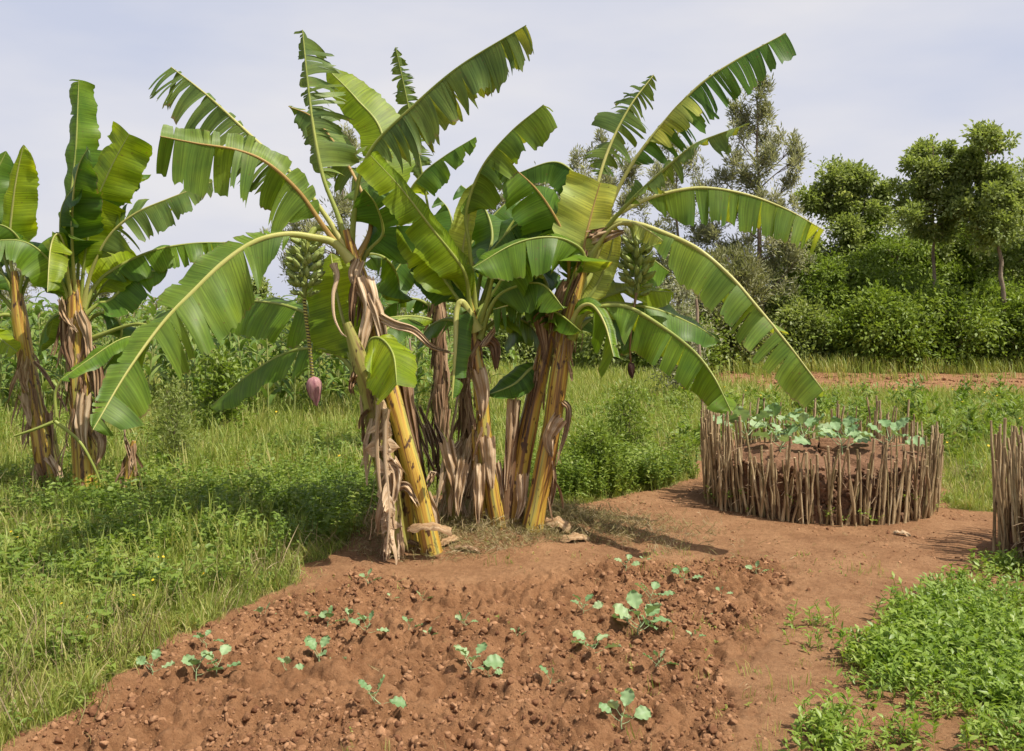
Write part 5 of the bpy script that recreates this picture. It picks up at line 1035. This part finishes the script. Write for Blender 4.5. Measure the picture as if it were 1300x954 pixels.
def tree_l(name, label, px, px_top, Y, lobes, mat, n=16000, ll=.15, lw=.045, tr=.09, up=.2, cat='tree', group='trees along the far field edge', feather=False, seed=0):
    """crown built of foliage masses (x, y, half width, half height in the photo's scale at that distance) carried on limbs"""
    rg = RG(seed + px * 3 + int(lobes[0][1])); k = Y / F; x = (px - HX) * k; g = Hs(x, Y); loc = Vector((x, Y, g)); t = empty(name, loc, label, cat, group)
    top = CH - (min(l[1] for l in lobes) - HY) * k - g; nn = 18; s = np.linspace(0, 1, nn)
    c = np.stack([(px_top - px) * k * s + rg.normal(0, .04, nn) * s, rg.normal(0, .04, nn) * s, s * top - .05 * (s == 0)], 1)
    mb = MB(); tube(mb, c, tr * (1 - s * .86), 8, R=rg.uniform()); cp = []; cr = []; area = np.array([l[2] * l[3] for l in lobes], float)
    for (lx, ly, rx, ry) in lobes:
        ce = np.array([(lx - px) * k, rg.uniform(-.9, .9) * max(rx, 18) * k * 1.1, CH - (ly - HY) * k - g]); rad = np.array([rx, rx, ry]) * k
        q = np.clip((ce[2] - abs(ce[0]) * (.9 if feather else .45) - .1) / top, .05, .97); b = np.array([np.interp(q, s, c[:, j]) for j in range(3)])
        m_ = (b + ce) / 2 + [0, 0, -.1 * abs(ce[0])] + rg.normal(0, .05, 3); cc = crom([b, m_, ce], 10)[0]; tube(mb, cc, np.linspace(tr * .36 * (1 - q * .5), tr * .08, 10), 5, cap=False, R=rg.uniform())
        for j in range(8):
            o = rg.normal(0, .56, 3) * rad; 
            if feather: o[2] = abs(o[2]) * 1.2 - rad[2] * .3
            p2 = ce + o; p = cc[rg.integers(5, 10)]; tube(mb, np.array([p, (p + p2) / 2 + rg.normal(0, .03, 3), p2]), np.array([tr * .09, tr * .06, tr * .025]), 4, cap=False, R=rg.uniform())
            cp.append(p2); cr.append((np.array([.5, .5, .95]) if not feather else np.array([.26, .26, .85])) * rad * rg.uniform(.55, 1.3))
    obj('trunk', mb.mesh('trunk', M['bark']), t); cp = np.array(cp); cr = np.array(cr); w = cr.prod(1) ** .62; m = n; ci = rg.choice(len(cp), m, p=w / w.sum())
    u = rg.normal(0, .6, (m, 3)); pos = cp[ci] + u * cr[ci]; gn = fbm(pos[:, 0] * 3.1 + 50, pos[:, 2] * 3.1 + pos[:, 1] * 2.3, 3, seed); kp = (gn > .5 * rg.uniform(.6, 1.05, m)) & (pos[:, 2] > .03); pos = pos[kp]; m = len(pos)
    d = u[kp] * 1.3 + rg.normal(0, .55, (m, 3)); d[:, 2] += 1.3 if feather else up; T_ = np.array([[0, 0, 0], [-lw, ll * .5, lw * .3], [0, ll, -ll * .15], [lw, ll * .5, lw * .3]]); cl = rg.uniform(0, 1, len(cp))[ci][kp]
    cm = MB(); scatter(T_, np.array([[0, 1, 2, 3]]), pos, basis(d, rg.normal(0, .8, m)), rg.uniform(.55, 1.25, m), np.clip(cl * .45 + rg.uniform(0, .55, m), 0, 1), cm); obj('crown', cm.mesh('crown', mat, False), t); return t
def zl(L): return [(840 + a * .398, 100 + b_ * .398, c_ * .398, d_ * .398) for a, b_, c_, d_ in L]
GY = M['t_grey']; DK = M['t_dark']; LG = M['t_mid']
tree_l('feathery_tree', 'tallest tree, feathery grey green with upright sprays, right of the clump', 968, 960, 30, zl([(300, 60, 34, 34), (250, 95, 28, 25), (335, 115, 32, 25), (290, 150, 44, 30), (245, 190, 34, 25), (420, 215, 25, 20), (350, 200, 40, 30), (405, 270, 36, 30), (330, 270, 44, 35), (235, 270, 30, 25), (280, 330, 50, 35), (405, 330, 30, 25), (205, 320, 25, 20), (320, 400, 55, 30), (240, 430, 50, 30), (385, 420, 45, 30), (170, 500, 50, 25), (230, 540, 60, 35), (330, 520, 60, 40), (400, 500, 40, 30), (420, 590, 60, 40), (280, 620, 80, 40), (180, 600, 50, 30), (350, 680, 70, 45), (240, 700, 60, 40)]), GY, 30000, .17, .019, .11, feather=True)
tree_l('feathery_tree', 'feathery grey green tree behind the shredded leaves at the right crown of the clump', 862, 858, 31, [(852, 190, 13, 14), (880, 210, 18, 14), (858, 228, 22, 14), (836, 246, 16, 14), (885, 250, 20, 14), (862, 275, 26, 16), (835, 298, 20, 14), (882, 300, 22, 14), (860, 330, 26, 18), (842, 362, 26, 18), (885, 360, 24, 16)], GY, 17000, .17, .019, .09, feather=True)
tree_l('feathery_tree', 'feathery tree whose top shows above the arched leaf in the middle of the clump', 760, 765, 30, [(765, 183, 11, 9), (772, 200, 16, 10), (802, 215, 16, 10), (740, 215, 14, 12), (780, 235, 22, 12), (750, 245, 18, 12), (720, 255, 18, 12), (800, 258, 18, 12), (770, 275, 22, 14), (735, 285, 20, 14), (700, 270, 16, 12), (760, 310, 26, 14), (725, 330, 24, 14), (790, 320, 20, 14)], GY, 17000, .17, .019, .09, feather=True)
tree_l('feathery_tree', 'brownish green feathery tree seen between the middle leaves of the clump', 640, 640, 33, [(625, 258, 18, 12), (652, 262, 16, 12), (605, 276, 16, 12), (640, 288, 22, 14), (672, 262, 14, 10), (615, 305, 22, 14), (690, 240, 14, 10), (655, 320, 24, 14), (590, 320, 20, 12), (625, 345, 26, 14)], GY, 13000, .17, .019, .09, feather=True)
tree_l('feathery_tree', 'brownish feathery tree behind the tall left trunk of the clump', 415, 440, 32, [(440, 186, 14, 12), (425, 212, 20, 14), (452, 232, 18, 14), (430, 262, 22, 16), (365, 276, 18, 12), (388, 298, 22, 14), (350, 306, 18, 10), (412, 308, 22, 14), (420, 345, 28, 16), (468, 318, 16, 14), (380, 335, 24, 12), (400, 375, 30, 14)], GY, 18000, .17, .019, .09, feather=True)
tree_l('feathery_tree', 'dark grey feathery tree behind the left banana clump', 135, 132, 36, [(135, 325, 14, 9), (120, 342, 14, 9), (148, 345, 14, 9), (132, 362, 18, 10), (115, 378, 14, 9), (152, 380, 16, 10)], GY, 7000, .17, .02, .08, feather=True)
tree_l('feathery_tree', 'grey feathery tree at the left edge behind the maize', 10, 12, 36, [(10, 336, 12, 9), (-4, 352, 14, 9), (24, 356, 14, 9), (8, 374, 18, 10), (30, 385, 14, 9)], GY, 6000, .17, .02, .08, feather=True)
tree_l('broadleaf_tree', 'round topped dark green tree between the feathery tree and the gap', 1086, 1080, 33, zl([(600, 290, 50, 20), (560, 330, 50, 22), (645, 320, 40, 20), (600, 370, 70, 28), (540, 380, 40, 22), (692, 365, 34, 18), (640, 410, 66, 24), (560, 430, 50, 20), (480, 395, 48, 32), (700, 430, 45, 22), (590, 475, 60, 22)]), DK, 26000, .14, .040, .11)
tree_l('broadleaf_tree', 'slender open tree with visible straight trunk, left of the slanting pair', 1188, 1184, 29, zl([(865, 215, 40, 22), (915, 240, 22, 13), (830, 290, 44, 20), (892, 320, 48, 20), (798, 350, 40, 16), (860, 395, 60, 24), (790, 440, 46, 20), (915, 432, 40, 20), (840, 490, 44, 16), (905, 505, 32, 16), (768, 400, 22, 12)]), DK, 21000, .13, .038, .085)
tree_l('broadleaf_tree', 'tall dark tree with a slanting bare trunk and layered crown near the right edge', 1284, 1252, 28, zl([(1035, 195, 52, 24), (1085, 215, 32, 13), (1000, 238, 40, 16), (1020, 295, 70, 28), (1088, 325, 50, 24), (975, 370, 50, 24), (1060, 385, 80, 28), (1000, 450, 54, 24), (1105, 440, 55, 26), (1050, 500, 64, 20), (1135, 360, 30, 34), (948, 420, 30, 16)]), DK, 30000, .13, .037, .10)
tree_l('broadleaf_tree', 'dark tree cut by the right edge of the view, lower than its neighbour', 1320, 1318, 30, [(1304, 226, 16, 9), (1290, 248, 14, 8), (1318, 255, 24, 11), (1300, 284, 24, 11), (1332, 300, 24, 11), (1294, 325, 22, 11), (1322, 342, 26, 13), (1290, 370, 20, 11)], DK, 18000, .13, .038, .1)
tree_l('layered_tree', 'light green tree with flat spreading layers in front of the dark round tree', 1142, 1140, 31, [(1120, 318, 30, 7), (1160, 312, 32, 8), (1095, 336, 34, 7), (1150, 338, 40, 8), (1192, 344, 30, 7), (1110, 360, 40, 8), (1172, 364, 40, 8), (1080, 375, 26, 7), (1140, 386, 44, 8)], LG, 17000, .14, .032, .08, up=-.1)
tree_l('layered_tree', 'bright green tree with spreading layers below the tip of the arched leaf', 1052, 1050, 30, [(1045, 333, 24, 7), (1072, 345, 26, 7), (1024, 352, 24, 7), (1055, 368, 30, 8), (1020, 380, 26, 8), (1082, 386, 26, 7), (1050, 398, 32, 8)], LG, 12000, .14, .032, .08, up=-.1)
tree('feathery_tree', 'low grey olive tree with drooping twigs beneath the tall feathery tree', 925, 440, 322, 28, [(.1, 60), (.4, 66), (.75, 52), (1, 26)], M['t_pale'], 17250, .19, .021, .30, 20, .08, 1.4, .42, vert=.9)
tree('young_eucalyptus', 'thin pale blue green young tree behind the right fruit bunch', 868, 440, 352, 19, [(.15, 36), (.5, 44), (.8, 36), (1, 14)], M['t_grey'], 7000, .09, .012, .26, 26, .03, .3, .48)
tree('thin_tree', 'thin light leaved tree seen in the gap right of the tall left trunk', 497, 440, 292, 20, [(.2, 20), (.5, 32), (.8, 28), (1, 10)], M['t_pale'], 5000, .09, .012, .25, 24, .03, .8, .5, vert=1.5)
tree('distant_tree', 'small round distant tree above the maize, left of the fruit stalk', 327, 440, 354, 60, [(.45, 12), (.7, 15), (.9, 12), (1, 5)], M['t_dark'], 3500, .22, .07, .4, 14, .1, .2, .4)
tree('distant_tree', 'lowest distant tree above the maize right under the long drooping leaf', 345, 440, 378, 62, [(.45, 5), (.8, 7), (1, 3)], M['t_dark'], 1500, .22, .07, .3, 9, .08, .2, .4)
tree('distant_tree', 'distant clump of trees between the maize and the fruit stalk', 395, 440, 372, 60, [(.3, 16), (.7, 16), (1, 7)], M['t_dark'], 3000, .22, .07, .5, 14, .1, .2, .4)
for k_, (x_, y_, w_, m_, lb_) in enumerate(((1018, 300, 30, DK, 'dark bushy tree of the belt just right of the tallest feathery tree'), (1072, 312, 30, DK, 'leafy tree of the belt beneath the round topped tree'), (1118, 292, 26, LG, 'fresh green tree of the belt filling the gap right of the round topped tree'),
        (1172, 318, 30, DK, 'leafy tree of the belt at the foot of the slender open tree'), (1222, 300, 26, LG, 'fresh green tree of the belt between the slender tree and the slanting one'), (1268, 322, 30, DK, 'dark leafy tree of the belt at the foot of the slanting trunk'), (1312, 330, 30, LG, 'fresh green tree of the belt at the right edge'))):
    rr_ = RG(900 + k_); L_ = [(x_ + rr_.uniform(-w_, w_) * (.4 + .6 * q / 9), y_ + q * 11 + rr_.uniform(-4, 4), rr_.uniform(14, 26), rr_.uniform(8, 13)) for q in range(10)]
    tree_l('belt_tree', lb_, x_, x_ + rr_.uniform(-6, 6), 32.5, L_, m_, 17000, .13, .038, .08, seed=k_ * 17)
rt = RG(5); m = 42000; xx = rt.uniform(-75, 45, m); zz = rt.uniform(0, 1, m) ** .8 * (1.9 + 1.6 * (fbm(xx * .18, xx * 0, 4, 3) - .35)); yy = 66 + rt.normal(0, 2.2, m) * (1.2 - .25 * zz)
mb = MB(); T_ = np.array([[0, 0, 0], [-.11, .17, .03], [0, .34, -.05], [.11, .17, .03]]); scatter(T_, np.array([[0, 1, 2, 3]]), np.stack([xx, yy, zz], 1), basis(rt.normal(0, 1, (m, 3)), rt.normal(0, .8, m)), rt.uniform(.6, 1.3, m), rt.uniform(0, 1, m), mb)
tag(obj('distant_thicket', mb.mesh('distant_thicket', M['t_dark'], False)), 'low distant belt of trees on the horizon behind the maize', 'thicket', kind='stuff')
# shrubs of the hedge
SH = [(1330, 385, 27.5, 70, 't_mid', 'hedge shrub at the right edge of the view'), (1262, 372, 29, 62, 't_mid', 'large bright leafy hedge shrub below the slanting trunk'),
 (1190, 380, 28, 60, 't_mid', 'dense bright hedge shrub below the slender open tree'), (1120, 378, 27.5, 58, 't_mid', 'rounded hedge shrub below the layered tree'),
 (1068, 376, 30, 52, 't_mid', 'hedge shrub with yellowish leaves left of the rounded one'), (1020, 398, 29, 46, 't_dark', 'dark shrub in shade at the left end of the hedge'), (975, 392, 31, 52, 't_dark', 'dark shrub below the tallest feathery tree'),
 (915, 405, 28, 50, 't_dark', 'low dark green shrub behind the long arching leaf'), (860, 418, 27, 50, 't_mid', 'low fresh green shrub behind the right fruit bunch'), (790, 405, 28, 55, 't_dark', 'dark shrub seen beneath the right bunch'),
 (720, 400, 30, 60, 't_dark', 'dark shrub filling the gap between the leaning trunks'), (650, 405, 30, 60, 't_dark', 'shrub behind the middle trunks of the clump'), (1250, 290, 33, 85, 't_dark', 'dark bushy growth behind the hedge near the right edge'), (1015, 296, 34, 55, 't_dark', 'dark bushy growth behind the hedge left of the layered trees'), (1150, 285, 34, 80, 't_dark', 'dark bushy growth behind the hedge below the slender tree')]
for px_, yt, Y, hw, mt, lb in SH:
    tree('shrub', lb, px_, 440, yt, Y, [(0.02, hw * .95), (.35, hw * 1.05), (.7, hw * .9), (1, hw * .45)], M[mt], 24000, .135, .035, .46, 34, .04, .1, .42, cat='shrub', group='shrubs of the far hedge')
# wispy shrubs in the field
tree('wispy_shrub', 'dark twiggy waist high shrub right of the left banana clump', 222, 440, 492, 10.6, [(.02, 24), (.4, 30), (.8, 24), (1, 10)], M['t_dark'], 3600, .05, .007, .16, 30, .012, .6, .45, cat='shrub', group='small shrubs in the field')
tree('leafy_shrub', 'small light green leafy shrub standing in front of the maize', 282, 440, 452, 13.5, [(.02, 20), (.4, 26), (.8, 20), (1, 10)], M['t_mid'], 1800, .09, .022, .2, 26, .015, .5, .45, cat='shrub', group='small shrubs in the field')
tree('wispy_shrub', 'green twiggy shrub in the weeds left of the stick bed', 800, 440, 492, 10.8, [(.02, 34), (.4, 44), (.8, 36), (1, 14)], M['t_mid'], 4500, .05, .008, .18, 28, .012, .6, .5, cat='shrub', group='small shrubs in the field')
tree('wispy_shrub', 'dark bushy herb shrub beneath the arching leaf right of the clump', 757, 440, 545, 9.2, [(.02, 34), (.4, 38), (.8, 30), (1, 14)], M['t_mid'], 6000, .045, .009, .16, 28, .01, .6, .45, cat='shrub', group='small shrubs in the field')

# ------------------------------------------------------------------ light, sky, camera
SUN_EL, SUN_AZ = 60., (.80, -.48)                 # towards the sun: right and a little behind the camera
az = math.atan2(SUN_AZ[0], SUN_AZ[1])
sd = Vector((math.sin(az) * math.cos(math.radians(SUN_EL)), math.cos(az) * math.cos(math.radians(SUN_EL)), math.sin(math.radians(SUN_EL))))
ld = bpy.data.lights.new('sun', 'SUN'); ld.energy = 5.0; ld.angle = math.radians(.6); ld.color = (1, .94, .83)
lo = bpy.data.objects.new('sun', ld); link(lo); lo.rotation_euler = sd.to_track_quat('Z', 'Y').to_euler(); lo.location = (6, -2, 12)
w = bpy.data.worlds.new('World'); scene.world = w; w.use_nodes = True; nt = w.node_tree; nt.nodes.clear(); L = nt.links.new
out = nt.nodes.new('ShaderNodeOutputWorld'); bg = nt.nodes.new('ShaderNodeBackground'); sky = nt.nodes.new('ShaderNodeTexSky'); sky.sky_type = 'NISHITA'; sky.sun_disc = False
sky.sun_elevation = math.radians(SUN_EL); sky.sun_rotation = az; sky.dust_density = 4.; sky.air_density = 1.; sky.ozone_density = 1.
bg.inputs['Strength'].default_value = .11
tc = nt.nodes.new('ShaderNodeTexCoord'); mp = nt.nodes.new('ShaderNodeMapping'); mp.inputs['Scale'].default_value = (1, 1, 3.2); L(tc.outputs['Generated'], mp.inputs[0])
nz = nt.nodes.new('ShaderNodeTexNoise'); nz.inputs['Scale'].default_value = 2.1; nz.inputs['Detail'].default_value = 5; nz.inputs['Roughness'].default_value = .5; L(mp.outputs[0], nz.inputs['Vector'])
veil = ramp(nt, [(.35, (4.5, 4.75, 5.75)), (.65, (6.1, 5.95, 6.1))], nz.outputs['Fac']).outputs[0]   # thin high cloud veil
sz = nt.nodes.new('ShaderNodeSeparateXYZ'); L(tc.outputs['Generated'], sz.inputs[0])
thick = ramp(nt, [(0., (.93,) * 3), (.30, (.88,) * 3), (.60, (.25,) * 3)], sz.outputs[2]).outputs[0]   # the veil thins towards the zenith
L(mixc(nt, thick, sky.outputs[0], veil), bg.inputs['Color']); L(bg.outputs[0], out.inputs[0])
cd = bpy.data.cameras.new('camera'); cam = bpy.data.objects.new('camera', cd); link(cam); cam.location = (0, 0, CH); cam.rotation_euler = (PI / 2, 0, 0)
cd.sensor_width = 36; cd.lens = 36 * F / 1300; cd.shift_y = -(477 - HY) / 1300; cd.clip_end = 3000; cd.clip_start = .05; scene.camera = cam
scene.render.engine = 'CYCLES'; cy = scene.cycles; cy.use_denoising = True; cy.max_bounces = 7; cy.diffuse_bounces = 3; cy.transmission_bounces = 4; cy.glossy_bounces = 2; cy.use_adaptive_sampling = True; cy.adaptive_threshold = .02
cy.caustics_reflective = False; cy.caustics_refractive = False
vs = scene.view_settings; vs.view_transform = 'Standard'; vs.look = 'None'; vs.gamma = 1; vs.exposure = .36; vs.use_curve_mapping = False
